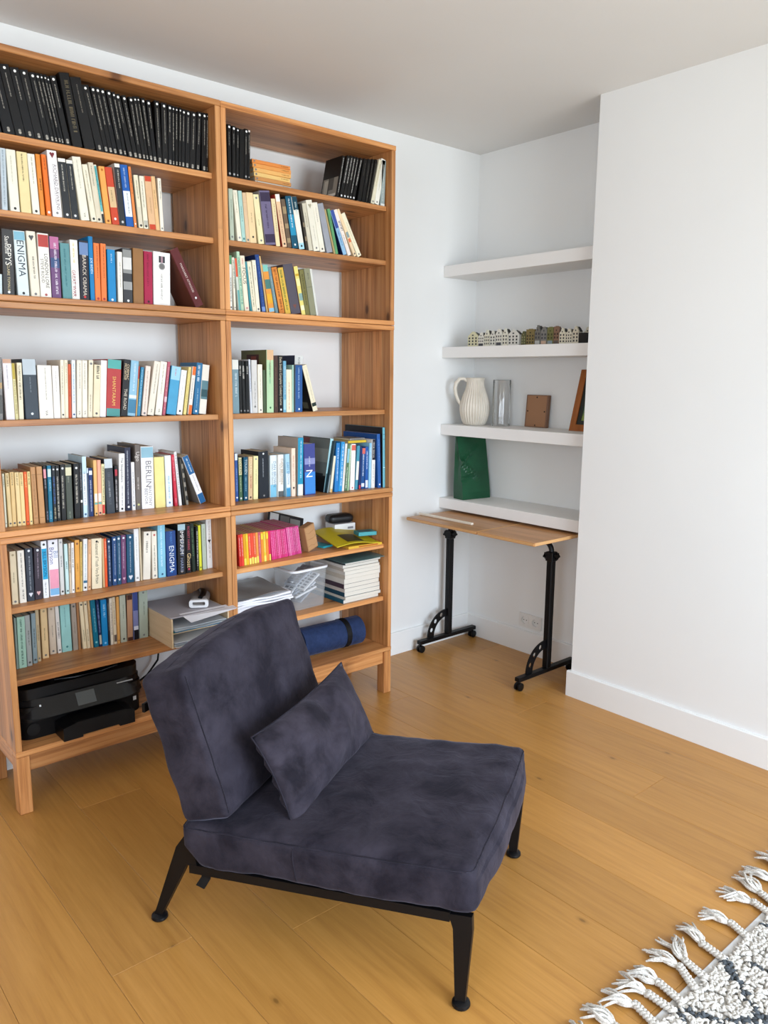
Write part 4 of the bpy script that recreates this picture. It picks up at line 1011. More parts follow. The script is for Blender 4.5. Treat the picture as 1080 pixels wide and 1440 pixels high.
for i in range(NX + 1): pts.append(pilpt(-1 + 2 * i / NX, -1, -1))
for j in range(1, NY + 1): pts.append(pilpt(1, -1 + 2 * j / NY, -1))
for i in range(NX - 1, -1, -1): pts.append(pilpt(-1 + 2 * i / NX, 1, -1))
for j in range(NY - 1, 0, -1): pts.append(pilpt(-1, -1 + 2 * j / NY, -1))
b.tube(pts, .0022, 5, closed=True); b.build('seam', sm, pc)

# ------------------------------------------------------------------ alcove shelves
for zt, nm in ((2.01, 'topmost, empty'), (1.603, 'carrying the miniature houses'), (1.203, 'carrying the cream jug'), (.811, 'carrying the green paper bag')):
    t = thing('floating_shelf', 'thick white floating alcove shelf, ' + nm, 'shelf', (1.48, YBR, zt - .055), 0, 'floating alcove shelves')
    boxo('board', SHELFW, t, 0, XB - 1.48, .0006, -YBR - .0006, 0, .055, .0012)

# ------------------------------------------------------------------ side table on castors
tb = thing('rolling_table', 'height-adjustable rolling table with split wooden top on two black posts', 'table', (1.19, -.88, 0))
Y1, Y2 = .805, .135; XP = .305
for (a0, a1) in ((.340, .8255), (.0, .336)):
    b = MB(); b.box(0, .40, 0, a1 - a0, 0, .016, .004); lf = b.build('table_leaf', TABLEWOOD, tb, (0, a0, .7265)); EB = mat('edge_band', 'd0a06a', .4); boxo('edge_band', EB, lf, -.0006, .0006, .004, a1 - a0 - .004, .003, .0135, 0); boxo('edge_band', EB, lf, .004, .396, -.0006, .0006, .003, .0165, 0)
b = MB(); b.box(0, .016, 0, .375, 0, .011, .002); b.build('edge_stop', mat('cream_strip', 'e6dccb', .4), tb, (.095, .46, .7427))
boxo('hinge_bar', BLACKMETAL, tb, .12, .30, .30, .38, .7205, .7263, .001)
for Y, s in ((Y1, -1), (Y2, 1)):
    boxo('foot_bar', BLACKMETAL, tb, .085, .515, Y - .016, Y + .016, .045, .066, .003)
    po = boxo('post', BLACKMETAL, tb, XP - .016, XP + .016, Y - .016, Y + .016, .066, .615, .003)
    boxo('post_groove', BLACKPLASTIC, tb, XP - .0175, XP - .0158, Y - .004, Y + .004, .08, .60, 0)
    co = boxo('collar', BLACKPLASTIC, tb, XP - .021, XP + .021, Y - .021, Y + .021, .595, .640, .003)
    for dx in (-1, 1):
        k = MB(); star = []
        for q in range(16):
            r = .017 if q % 4 < 2 else .0115
            star.append((r * math.cos(q * math.pi / 8), r * math.sin(q * math.pi / 8)))
        k.prism(star, 1, 0, .012); k.lathe([(0, -.014), (.006, -.014), (.006, 0), (0, 0)], 10, axis=1)
        k.build('knob', BLACKPLASTIC, co, (.021, .021 + dx * .026, .024 - dx * .004), (0, 0, 0 if dx > 0 else R(180)))
    arm = [(XP, Y, .625)] + [(XP, Y + s * (.062 - .062 * math.cos(R(q))), .638 + .052 * math.sin(R(q))) for q in range(0, 91, 10)] + [(XP, Y + s * .10, .690)]
    b = MB(); b.tube(arm, .0125, 12); b.build('arm', BLACKMETAL, tb, None, None, 40)
    boxo('arm_bracket', BLACKMETAL, tb, XP - .09, XP + .05, Y + s * .080 - .02, Y + s * .080 + .02, .690, .7264, .001)
    # curved gusset with three round holes
    def arc(r, a): return (XP - .004 - .148 + .0 + r * 0 + (1 - math.cos(R(a))) * 0 + 0, 0)
    cxg, czg = XP - .015, .066
    outer = [(cxg - .142 * math.cos(R(a)) , czg + .140 * math.sin(R(a))) for a in range(0, 91, 6)]
    inner = [(cxg - .098 * math.cos(R(a)), czg + .100 * math.sin(R(a))) for a in range(90, -1, -6)]
    holes = []
    for a in (20, 45, 70):
        hx, hz = cxg - .120 * math.cos(R(a)), czg + .120 * math.sin(R(a))
        holes.append([(hx + .0125 * math.cos(k * math.pi / 8), hz + .0125 * math.sin(k * math.pi / 8)) for k in range(16)])
    b = MB(); b.plate(outer + inner, holes, 1, Y - .004, Y + .004); b.build('gusset', BLACKMETAL, tb)
    for xw in (.10, .50):
        c = MB(); c.tube([(xw, Y, .046), (xw, Y, .030)], .006, 8); c.box(xw - .012, xw + .012, Y - .004, Y + .004, .018, .036)
        cs = c.build('castor', BLACKPLASTIC, tb)
        for dy in (-.0105, .0105):
            w = MB(); w.lathe([(0, -.006), (.014, -.006), (.0195, -.004), (.0195, .004), (.014, .006), (0, .006)], 18, axis=1)
            w.v = [(p[0] + xw, p[1] + Y + dy, p[2] + .0196) for p in w.v]; w.build('wheel', BLACKPLASTIC, cs, None, None, 40)

# ------------------------------------------------------------------ jug, vase, frames, bag
S3 = 1.2032
CER = NT('ribbed_ceramic', .42, .4); _v = CER.coords((1, 1, 1)); _n = CER.n('ShaderNodeTexNoise', i_Scale=14.); CER.l(_v, _n.inputs['Vector'])
CER.l(CER.ramp(_n.outputs['Fac'], (.3, 'd3cabb'), (.7, 'e2dacc')), CER.b.inputs['Base Color']); CER = CER.m
jg = thing('pitcher', 'cream ribbed ceramic pitcher with a loop handle on the alcove shelf', 'pitcher', (1.585, -.145, S3), R(139))
def rib(a, z): return 1 + (.075 * abs(math.sin(a * 15)) ** .8 - .045) * (1 if .008 < z < .225 else .3)
prof = [(0, .0), (.050, .0), (.056, .004), (.066, .025), (.0745, .055), (.0775, .085), (.074, .115), (.064, .15), (.0525, .18), (.0455, .205), (.0445, .222), (.0475, .238), (.0485, .243)]
ins = [(r - .005, z) for r, z in prof[2:]][::-1]
fine = []
for (r0, z0), (r1, z1) in zip(prof, prof[1:]):
    for k in range(2): fine.append((r0 + (r1 - r0) * k / 2, z0 + (z1 - z0) * k / 2))
fine.append(prof[-1])
b = MB(); b.lathe(fine + [(.0455, .2445)] + [(r, max(z, .008)) for r, z in ins] + [(0, .008)], 240, 0, 0, rib); b.build('body', CER, jg, None, None, 50)
hp = [(.043, 0, .228), (.060, 0, .240), (.082, 0, .238), (.100, 0, .218), (.106, 0, .19), (.101, 0, .160), (.090, 0, .132), (.076, 0, .108), (.066, 0, .098)]
b = MB(); b.tube(hp, [.008, .0085, .009, .0095, .0095, .009, .0085, .008, .008], 10); b.build('handle', CER, jg, None, None, 60)
gl = mat('clear_glass', (1., 1., 1.), .01, trans=1., ior=1.45)
vs = thing('glass_vase', 'clear glass cylinder vase standing beside the cream pitcher', 'vase', (1.645, -.275, S3))
b = MB(); b.lathe([(0, 0), (.0445, 0), (.0455, .003), (.0455, .233), (.0445, .2345), (.0425, .233), (.0425, .012), (0, .012)], 48); b.build('glass', gl, vs, None, None, 35)
# small frame seen from behind
pf = thing('photo_frame', 'small photo frame turned to show its brown hardboard back', 'picture frame', (1.700, -.455, S3), 0, None, (0, R(4), R(-6)))
HB = mat('hardboard', 'a27757', .75)
boxo('backing', HB, pf, -.004, 0, -.066, .066, .004, .158, .0008)
for y0, y1, z0, z1 in ((-.074, -.064, 0, .162), (.064, .074, 0, .162)): boxo('frame_side', mat('frame_edge', '7d5a44', .5), pf, -.003, .016, y0, y1, z0, z1, .0008)
for z0, z1 in ((0, .008), (.154, .162)): boxo('frame_rail', mat('frame_edge', '7d5a44', .5), pf, -.003, .016, -.064, .064, z0, z1, .0008)
for y, z in ((0, .150), (0, .010), (.058, .08), (-.058, .08)):
    b = MB(); b.lathe([(0, 0), (.004, 0), (.0035, -.002), (0, -.002)], 10, axis=0); b.build('clip', mat('clip_metal', '2e2620', .4, .6), pf, (-.004, y, z))
# framed picture leaning on the wall
fp = thing('framed_picture', 'wood-framed landscape picture leaning in the alcove beside the wall edge', 'picture frame', (1.640, -.703, S3), 0, None, (0, R(15.5), 0))
fw, fh, bw = .215, .298, .032
b = MB(); b.plate([(-fw, 0), (0, 0), (0, fh), (-fw, fh)], [[(-fw + bw, bw), (-bw, bw), (-bw, fh - bw), (-fw + bw, fh - bw)]], 0, 0, .016); b.build('frame', FRAMEWOOD, fp)
b = MB(); b.plate([(-fw + bw, bw), (-bw, bw), (-bw, fh - bw), (-fw + bw, fh - bw)], [[(-fw + bw + .02, bw + .02), (-bw - .02, bw + .02), (-bw - .02, fh - bw - .02), (-fw + bw + .02, fh - bw - .02)]], 0, .005, .009); b.build('mount', mat('dark_mount', '232a26', .6), fp)
PT = NT('landscape_print', .5); _tc = PT.coords((1, 1, 1), False); _n = PT.n('ShaderNodeTexNoise', i_Scale=22., i_Detail=6.); PT.l(_tc, _n.inputs['Vector'])
_g = PT.n('ShaderNodeSeparateXYZ'); PT.l(PT.tc.outputs['Object'], _g.inputs[0])
_h = PT.math('ADD', PT.math('MULTIPLY', _g.outputs[2], 4.), PT.math('MULTIPLY', PT.math('SUBTRACT', _n.outputs['Fac'], .5), 1.1))
PT.l(PT.ramp(_h, (.1, '8a9a50'), (.35, '4f6f5a'), (.5, '6f86a8'), (.65, 'a0a85a'), (.85, 'd8d4b0')), PT.b.inputs['Base Color'])
boxo('picture', PT.m, fp, .0095, .013, -fw + bw, -bw, bw, fh - bw, 0)
# green paper bag
bag = thing('paper_bag', 'dark green paper bag standing on the lowest alcove shelf', 'bag', (1.506, -.152, .8112), R(-7))
GB = NT('green_paper', .42, .4); _v = GB.coords((1, 1, 1)); _n = GB.n('ShaderNodeTexNoise', i_Scale=9., i_Detail=3.); GB.l(_v, _n.inputs['Vector'])
GB.l(GB.ramp(_n.outputs['Fac'], (.3, '0c3f26'), (.7, '135233')), GB.b.inputs['Base Color']); GB = GB.m
bm = bmesh.new(); NU, NV = 56, 26; Wb, Db, Hb = .192, .082, .330; rings = []
def bagpt(u, v):
    s = u * 2 * (Wb + Db); dep = Db * (1 - .78 * max(0, v - .12) / .88); yo = (Db - dep) * .5 + .02 * v
    wtop = Wb + .004 * v; xo = -.006 * v
    if s < Wb: p = Vector((xo + s / Wb * wtop, yo, 0)); n = Vector((0, -1, 0)); k = s / Wb; fold = 0
    elif s < Wb + Db: k = (s - Wb) / Db; p = Vector((xo + wtop, yo + k * dep, 0)); n = Vector((1, 0, 0)); fold = 1
    elif s < 2 * Wb + Db: k = (s - Wb - Db) / Wb; p = Vector((xo + wtop - k * wtop, yo + dep, 0)); n = Vector((0, 1, 0)); fold = 0
    else: k = (s - 2 * Wb - Db) / Db; p = Vector((xo, yo + dep - k * dep, 0)); n = Vector((-1, 0, 0)); fold = 1
    p.z = v * Hb
    tr = lambda q, w: max(0, 1 - abs(q) / w)
    if fold: p -= n * tr(k - .5, .5) * .024 * max(0, v - .2)
    elif n.y < 0:
        p += n * (tr((v - .62) - .35 * (k - .1), .06) * .020 * max(0, 1 - k * 1.3) + tr((v - .45) + .5 * (k - .35), .08) * .018 * max(0, 1 - abs(k - .25) * 2.2) - tr((v - .32) - .1 * k, .05) * .014 * max(0, 1 - k * 1.6))
        p += n * noise.noise(Vector((k * 3, v * 5, 2.))) * .006 * min(1, v * 3)
    return p
for j in range(NV + 1):
    rings.append([bm.verts.new(bagpt(i / NU, j / NV)) for i in range(NU)])
for j in range(NV):
    for i in range(NU): bm.faces.new((rings[j][i], rings[j][(i + 1) % NU], rings[j + 1][(i + 1) % NU], rings[j + 1][i]))
bm.faces.new(rings[0][::-1])
bo = bmo('paper', bm, GB, bag); md = bo.modifiers.new('thickness', 'SOLIDIFY'); md.thickness = .0006

# ------------------------------------------------------------------ miniature canal houses
def house(label, y0, y1, h, x, wallc, kind, roofc='23211f', zbase=1.6032, depth=.03, winc='2b2a2c', shop=None, group='miniature canal houses'):
    w = abs(y1 - y0) - .0015; r = thing('miniature_house', label, 'ornament', (x, max(y0, y1), zbase), 0, group)
    g = h * .30; e = h - g
    if kind == 'step':
        top = [(0, e)] + [(p * w * .5 / 3.2 + q * w * .5 / 3.2 * 0, e + g * (p + q) / 3) for p in range(3) for q in (0, 1)] + [(w / 2 - w * .09, h)]
        left = [(0, e), (w * .14, e), (w * .14, e + g * .33), (w * .27, e + g * .33), (w * .27, e + g * .66), (w * .38, e + g * .66), (w * .38, h)]
    elif kind == 'neck': left = [(0, e), (w * .10, e + g * .15), (w * .26, e + g * .28), (w * .30, e + g * .72), (w * .36, e + g * .80), (w * .44, h)]
    elif kind == 'bell': left = [(0, e), (w * .06, e + g * .35), (w * .2, e + g * .55), (w * .3, e + g * .85), (w * .42, h)]
    elif kind == 'flat': left = [(0, h * .92), (-w * .02, h * .93), (-w * .02, h * .97), (w * .3, h * .97), (w * .3, h)]
    else: left = [(0, e), (w * .40, h - g * .08), (w * .40, h)]
    poly = [(0, 0)] + left + [(w - a, b) for a, b in left[::-1]] + [(w, 0)]
    poly = [(-a, b) for a, b in poly]
    b = MB(); b.prism(poly, 0, 0, depth * .35); b.build('facade', mat('delft_' + wallc, wallc, .3), r)
    b = MB(); rp = [(0.0, 0), (0, e * .98), (-w / 2, h * .96), (-w, e * .98), (-w, 0)]; b.prism([(-.0005 if a == 0 else a + (.0005 if a == -w else 0), q) for a, q in rp], 0, depth * .35, depth)
    b.build('body', mat('delft_' + wallc, wallc, .3), r)
    b = MB()
    for s in (0, 1):
        a0, a1 = (0, -w / 2) if s == 0 else (-w, -w / 2)
        b.prism([(a0, e * .98 + .0006), (a1, h * .95 + .0008), (a1, h * .95 + .0024), (a0, e * .98 + .0022)], 0, depth * .36, depth + .001)
    if kind != 'flat': b.prism([(-w * .55, e * .97), (-w * 1.0, e * .97), (-w * 1.0, e + g * .12), (-w * .72, e + g * .72), (-w * .55, e + g * .72)], 0, depth * .3, depth * .95)
    b.box(depth * .5, depth * .75, -w * .3, -w * .15, h * .82, h * .99)
    b.build('roof', mat('delft_roof_' + roofc, roofc, .35), r)
    b = MB(); nc = 2 if w < .034 else 3
    for c in range(nc):
        yc = -w * (c + .5) / nc
        for k in range(3):
            z = h * (.10 + .20 * k); ww = w * .26 / nc * 1.6
            if shop and k == 0: continue
            b.box(-.0008, .0002, yc - ww / 2, yc + ww / 2, z, z + h * .115)
    b.box(-.0008, .0002, -w / 2 - w * .08, -w / 2 + w * .08, h * .72, h * .80)
    b.build('windows', mat('delft_pane_' + winc, winc, .3), r)
    if shop: boxo('shopfront', mat('delft_shop_' + shop, shop, .3), r, -.001, .0003, -w * .9, -w * .1, h * .02, h * .2, 0)
def hy(zx):
    px = 650 + zx / 5.838; t_ = px - 657.7; return -.1613 - t_ * .004863 + t_ * t_ * .00000375
H1 = [(45, 128, .073, 'cfc9a6', 'point', None, 'wide pale yellow miniature house at the end nearest the corner'), (130, 178, .068, 'dcd8cc', 'neck', '34343a', 'white miniature house with dark shopfront, next to the pale yellow one'),
      (180, 226, .078, 'd8d3bf', 'step', None, 'cream step-gabled miniature house, third from the corner'), (228, 272, .074, 'd5d2c6', 'neck', None, 'grey-white neck-gabled miniature house, fourth from the corner'),
      (275, 327, .080, 'dad6ca', 'bell', '3c3c42', 'white bell-gabled miniature house with dark shopfront, fifth from the corner'), (330, 374, .081, 'dcd7c6', 'step', None, 'cream step-gabled miniature house, sixth from the corner'),
      (378, 464, .074, 'd2cfc6', 'point', None, 'white miniature house with big black roof before the gap')]
for a, c, h, col, kd, sh, lb in H1: house(lb, hy(a), hy(c), h, 1.502, col, kd, shop=sh)
H2 = [(486, 524, .064, '4f5030', 'bell', None, 'small dark olive miniature house after the gap', '8a8460'), (526, 594, .073, '77683f', 'flat', None, 'wide ochre miniature house with flat cornice', '2a261c'), (596, 644, .088, '6a6862', 'step', 'a8a8a4', 'tallest grey miniature house in the row', '35343a'),
      (646, 697, .080, '777570', 'bell', 'b89a84', 'grey bell-gabled miniature house beside the tallest one', '35343a'), (699, 750, .078, '6b6a42', 'flat', '7d8a90', 'olive green miniature house with flat cornice', '3a3820'), (752, 798, .080, '7d6250', 'flat', '56504a', 'brownish miniature house with flat cornice', '2c2420'),
      (800, 850, .070, 'd5cfba', 'neck', None, 'cream miniature house following the brownish one', '2b2a2c'), (852, 908, .066, 'd2ccba', 'neck', None, 'cream miniature house, second after the brownish one', '2b2a2c'), (910, 962, .075, 'd0c9b6', 'point', None, 'cream miniature house beside the small black box', '2b2a2c')]
for a, c, h, col, kd, sh, lb, wc in H2: house(lb, hy(a), hy(c), h, 1.502, col, kd, shop=sh, winc=wc)
house('cream miniature house rising behind the small black box', hy(968), hy(1030), .072, 1.535, 'cfc8b4', 'neck')
bx = thing('small_box', 'small black box in front of the last miniature house', 'box', (1.498, hy(1032), 1.6032))
b = MB(); b.box(0, .03, 0, abs(hy(1032) - hy(966)), 0, .045, .001); b.build('carton', mat('black_card', '0e0e10', .5), bx)
boxo('lid_line', mat('black_card_edge', '1c1c20', .5), bx, -.0004, .0304, -.0004, abs(hy(1032) - hy(966)) + .0004, .036, .0368, 0)

# ------------------------------------------------------------------ printer
pr = thing('printer', 'black inkjet printer on the bottom of the bookcase', 'printer', (-.785, -.352, .2222))
PB = mat('printer_black', '0b0b0c', .38, spec=.3); PB2 = mat('printer_gloss', '131315', .22, spec=.35); PB3 = mat('printer_matte', '070708', .55, spec=.2)
def rrect(x0, x1, y0, y1, r, n=6):
    pts = []
    for cx, cy, a0 in ((x1 - r, y1 - r, 0), (x0 + r, y1 - r, 90), (x0 + r, y0 + r, 180), (x1 - r, y0 + r, 270)):
        for k in range(n + 1): pts.append((cx + r * math.cos(R(a0 + 90 * k / n)), cy + r * math.sin(R(a0 + 90 * k / n))))
    return pts
b = MB(); b.prism(rrect(0, .435, .055, .32, .045), 2, .0, .066); b.build('base', PB3, pr, None, None, 40)
b = MB(); b.prism(rrect(0, .435, .045, .32, .04), 2, .066, .118); b.build('body', PB, pr, None, None, 40)
# slanted control panel
b = MB()
fr = [(x, .0 + .05 * (abs(x - .2175) / .2175) ** 6) for x in [.435 * k / 24 for k in range(25)]]
lo = [(x, y + .012, .082) for x, y in fr]; hi = [(x, y + .052, .138) for x, y in fr]; bk = [(x, .09, .138) for x, y in fr]; bl_ = [(x, .09, .082) for x, y in fr]
n = len(fr); vs = lo + hi + bk + bl_; fs = []
for i in range(n - 1):
    for a, c in ((0, 1), (1, 2), (2, 3), (3, 0)): fs.append((a * n + i, a * n + i + 1, c * n + i + 1, c * n + i))
fs += [(0, n, 2 * n, 3 * n), (n - 1, 4 * n - 1, 3 * n - 1, 2 * n - 1)]
b.add(vs, fs); cp = b.build('control_panel', PB2, pr, None, None, 40)
def onpanel(x0, x1, t0, t1, off):
    q = lambda x, t: (x, .012 + .04 * t - off * .8, .082 + .056 * t + off * .6)
    return [q(x0, t0), q(x1, t0), q(x1, t1), q(x0, t1)]
b = MB(); b.add(onpanel(.187, .252, .18, .86, .0008), [(0, 1, 2, 3)]); b.build('screen', mat('screen_grey', '4a4e4f', .15), cp)
b = MB(); b.add(onpanel(.335, .395, .80, .86, .0008), [(0, 1, 2, 3)]); b.build('lettering', mat('silver_print', '9a9a9a', .4), cp)
b = MB(); b.add(onpanel(.064, .070, .62, .72, .0008), [(0, 1, 2, 3)]); b.build('power_light', mat('power_white', 'd8d8d8', .4), cp)
b = MB(); b.prism(rrect(0.002, .433, .06, .32, .045), 2, .1385, .176); ld = b.build('lid', PB, pr, None, None, 40)
b = MB(); b.prism(rrect(.12, .40, .11, .30, .02), 2, .176, .183); b.build('feeder_flap', PB2, ld, None, None, 40)
b = MB(); b.tube([(.135, .095, .178), (.2, .075, .178), (.29, .075, .178), (.36, .095, .178)], .0035, 8); b.build('flap_handle', PB2, ld, None, None, 40)
b = MB(); b.prism([(.115, 0), (.115, .046), (.165, .058), (.33, .058), (.365, .046), (.365, 0), (.31, 0), (.31, .008), (.18, .008), (.18, 0)], 1, -.034, .055); b.build('paper_tray', PB, pr)
b = MB(); b.box(.155, .33, -.030, .045, .058, .0605); b.build('output_shelf', PB3, pr)
boxo('logo', mat('logo_silver', 'b8b8b8', .35), pr, .396, .409, .0496, .0506, .045, .06, 0).rotation_euler = (0, 0, R(12))
b = MB(); b.lathe([(0, 0), (.022, 0), (.022, -.003), (0, -.003)], 24, axis=1); b.v = [(p[0] + .045, p[1] + .0595 - .004, p[2] + .035) for p in b.v]; b.build('side_dial', PB, pr)

# ------------------------------------------------------------------ letter tray with papers
tr = thing('letter_tray', 'birch plywood letter tray stacked with papers beside the row of books', 'tray', (-.262, -.376, .4562))
TW, TD, TZ = .238, .245, .112
for x in (0, TW - .006): boxo('side_panel', PLYWOOD, tr, x, x + .006, 0, TD, 0, TZ, .0006)
for z in (.0, .052): boxo('tray_floor', PLYWOOD, tr, .006, TW - .006, .004, TD, z, z + .004, .0004)
boxo('back_panel', PLYWOOD, tr, .006, TW - .006, TD - .005, TD, .0045, .0515, 0)
boxo('top_board', mat('grey_board', 'aaa6ac', .6), tr, -.001, TW - .012, .004, TD + .02, TZ + .0003, TZ + .0045, .0008)
def papers(z0, cols, seed):
    random.seed(seed); z = z0
    for i, c in enumerate(cols):
        t = .0022; nx, ny = 10, 6; top = []; off = random.uniform(-.016, .006)
        b = MB()
        for s in (0, 1):
            for j in range(ny + 1):
                for k in range(nx + 1):
                    x = .010 + (TW - .020) * k / nx; y = off + (TD - .02) * j / ny
                    fr_ = max(0, 1 - j / 2.0); zz = z + s * t * .75 - fr_ * .003 * math.sin(k * .9 + i) * (.3 if i < 2 else 1) * .35
                    b.v.append((x, y, max(zz, z0)))
        N = (nx + 1) * (ny + 1)
        for j in range(ny):
            for k in range(nx):
                q = j * (nx + 1) + k; F4 = (q, q + 1, q + nx + 2, q + nx + 1); b.f += [list(F4[::-1]), [v + N for v in F4]]; b.mi += [0, 0]
        rim = [j * (nx + 1) for j in range(ny + 1)][::-1] + list(range(1, nx + 1)) + [j * (nx + 1) + nx for j in range(1, ny + 1)] + [ny * (nx + 1) + k for k in range(nx - 1, 0, -1)]
        for a, c2 in zip(rim, rim[1:] + rim[:1]): b.f.append([a, c2, c2 + N, a + N]); b.mi.append(0)
        sh = thing('paper_bundle', '%s, %s sheaf up in the %s tray' % (c[1], ordn(i + 1), 'lower' if seed == 1 else 'upper'), 'papers', (-.262, -.376, .4562), 0, 'papers in the letter tray')
        b.build('sheets', mat('sheet_' + c[0], c[0], .35), sh, None, None, 50); z += t + .0012
papers(.0046, [('d8d8d6', 'white paper sheaf'), ('b9c3ca', 'pale blue plastic sleeve'), ('e4e4e2', 'white sheet bundle'), ('9fa6b4', 'greyish printed leaflets'), ('d9dde2', 'glossy white brochure')], 1)
papers(.0566, [('1f7a68', 'teal green folder'), ('2a8a74', 'green plastic folder'), ('4a86ad', 'blue plastic folder'), ('c3ccd2', 'clear plastic sleeve'), ('d6dade', 'white plastic sleeve')], 2)
lf = thing('leaflet', 'white folded leaflet jutting from the top of the letter tray', 'paper', (-.262, -.376, .4562 + TZ + .005))
b = MB(); b.add([(.045, .03, .001), (.250, .03, .001), (.262, .012, -.0005), (.255, -.036, .0), (.06, -.038, -.018), (.048, .0, -.003)], [(0, 1, 2, 5), (5, 2, 3, 4)])
o = b.build('sheet', mat('white_paper', 'e4e4ea', .5), lf); md = o.modifiers.new('thickness', 'SOLIDIFY'); md.thickness = .0006; md.offset = 1
dv = thing('hole_punch', 'taupe and black handheld punch with a white frame on the letter tray', 'office tool', (-.085, -.262, .4562 + TZ + .0052), R(-32))
bmx = cushion((.034, .058, .017), .014, (.002, .002, .004), 8, .0006, 4); bmo('body', bmx, mat('taupe_plastic', '6f6864', .5), dv, (0, .0, .0195))
b = MB(); b.tube([(-.02, .06, .02), (0, .052, .034), (.012, .02, .040), (.012, -.03, .040), (.004, -.055, .036)], [.010, .013, .013, .012, .008], 10); b.build('grip', BLACKPLASTIC, dv, None, None, 60)
b = MB(); b.plate(rrect(-.036, .036, .002, .032, .010), [rrect(-.024, .024, .010, .024, .005)], 1, -.072, -.056); b.build('white_frame', mat('white_gloss', 'e6e6e8', .3), dv, None, None, 40)

# cable behind the printer
ct = thing('cable', 'black cable with clip hanging at the back of the bookcase below the letter tray', 'cable')
b = MB(); b.tube([(-.20, -.06, .436), (-.195, -.06, .40), (-.17, -.058, .36), (-.175, -.05, .30), (-.22, -.045, .245), (-.26, -.045, .226)], .004, 8); b.build('cord', SOFTBLACK, ct, None, None, 60)
for zc in (.425, .385): boxo('clip', SOFTBLACK, ct, -.21, -.185, -.07, -.05, zc - .008, zc + .008, .002)

# ------------------------------------------------------------------ rolled mat
mt = thing('exercise_mat', 'rolled dark blue exercise mat with black strap on the bookcase bottom', 'mat', (.40, -.225, .2222), R(-2))
FB = fabric('blue_foam', '23304f', '2b3a5e', 30., .2, .85)
b = MB(); Rm = .069; sp_o = []; sp_i = []
for k in range(0, 225):
    a = k * 2 * math.pi / 28; r = .014 + (Rm - .014) * k / 224; sp_o.append((r * math.cos(a), Rm + r * math.sin(a))); sp_i.append(((r - .0058) * math.cos(a), Rm + (r - .0058) * math.sin(a)))
strip = sp_o; n = len(sp_o); V = []
for x in (0, .325):
    V += [(x, p[0], p[1]) for p in sp_o] + [(x, p[0], p[1]) for p in sp_i]
F_ = []
for i in range(n - 1):
    F_ += [(i, i + 1, n + i + 1, n + i), (2 * n + i, 3 * n + i, 3 * n + i + 1, 2 * n + i + 1), (i, 2 * n + i, 2 * n + i + 1, i + 1), (n + i, n + i + 1, 3 * n + i + 1, 3 * n + i)]
F_ += [(0, n, 3 * n, 2 * n), (n - 1, 3 * n - 1, 4 * n - 1, 2 * n - 1)]
b.add(V, F_); b.build('foam_roll', FB, mt, None, None, 40)
b = MB(); sg = 28; V = []
for x in (.222, .248):
    for dr in (.0003, .0023): V += [(x, (.014 + (Rm - .014) * (197 + k) / 224 + dr) * math.cos((197 + k) * 2 * math.pi / 28), Rm + (.014 + (Rm - .014) * (197 + k) / 224 + dr) * math.sin((197 + k) * 2 * math.pi / 28)) for k in range(sg)]
F_ = []
for k in range(sg):
    j = (k + 1) % sg; F_ += [(k, j, sg + j, sg + k), (2 * sg + k, 3 * sg + k, 3 * sg + j, 2 * sg + j), (k, 2 * sg + k, 2 * sg + j, j), (sg + k, sg + j, 3 * sg + j, 3 * sg + k)]
b.add(V, F_); b.build('strap', SOFTBLACK, mt, None, None, 40)

# ------------------------------------------------------------------ first shelf over the mat: paper pile, plastic tub, magazines
pl = thing('paper_pile', 'large pile of white paper under grey sheets, first shelf over blue mat', 'papers', (.045, -.318, .4562))
def wavy(name, m, x0, x1, y0, y1, z0, z1, amp, seed, parent, nx=16, ny=10):
    b = MB(); N = (nx + 1) * (ny + 1)
    for s in (0, 1):
        for j in range(ny + 1):
            for k in range(nx + 1):
                x = x0 + (x1 - x0) * k / nx; y = y0 + (y1 - y0) * j / ny
                w = noise.noise(Vector((x * 9, y * 9, seed))) * amp
                b.v.append((x, y, z0 if (s == 0 and amp == 0) else (z0 if s == 0 else z1) + w * (1 if s else .6)))
    for j in range(ny):
        for k in range(nx):
            q = j * (nx + 1) + k; F4 = (q, q + 1, q + nx + 2, q + nx + 1); b.f += [list(F4[::-1]), [v + N for v in F4]]; b.mi += [0, 0]
    rim = [j * (nx + 1) for j in range(ny + 1)][::-1] + list(range(1, nx + 1)) + [j * (nx + 1) + nx for j in range(1, ny + 1)] + [ny * (nx + 1) + k for k in range(nx - 1, 0, -1)]
    for a, c2 in zip(rim, rim[1:] + rim[:1]): b.f.append([a, c2, c2 + N, a + N]); b.mi.append(0)
    return b.build(name, m, parent, None, None, 50)
boxo('sheets', mat('white_paper', 'e4e4ea', .5), pl, 0, .262, .008, .27, 0, .075, .003)
for i in range(3): wavy('loose_sheet', mat('white_paper', 'e4e4ea', .5), .0 + .003 * i, .266 - .004 * i, -.004 + .003 * i, .27, .079 + .010 * i, .087 + .010 * i, .008, i * 3.1, pl)
wavy('grey_cover', mat('grey_plastic_sheet', '7d7672', .3), .004, .262, .012, .272, .112, .1135, .014, 9.4, pl)
tub = thing('plastic_tub', 'clear plastic tub with white-rimmed lid full of small packets', 'container', (.338, -.285, .4562), R(4))
CL = mat('clear_plastic', (.86, .88, .9), .06, alpha=.12)
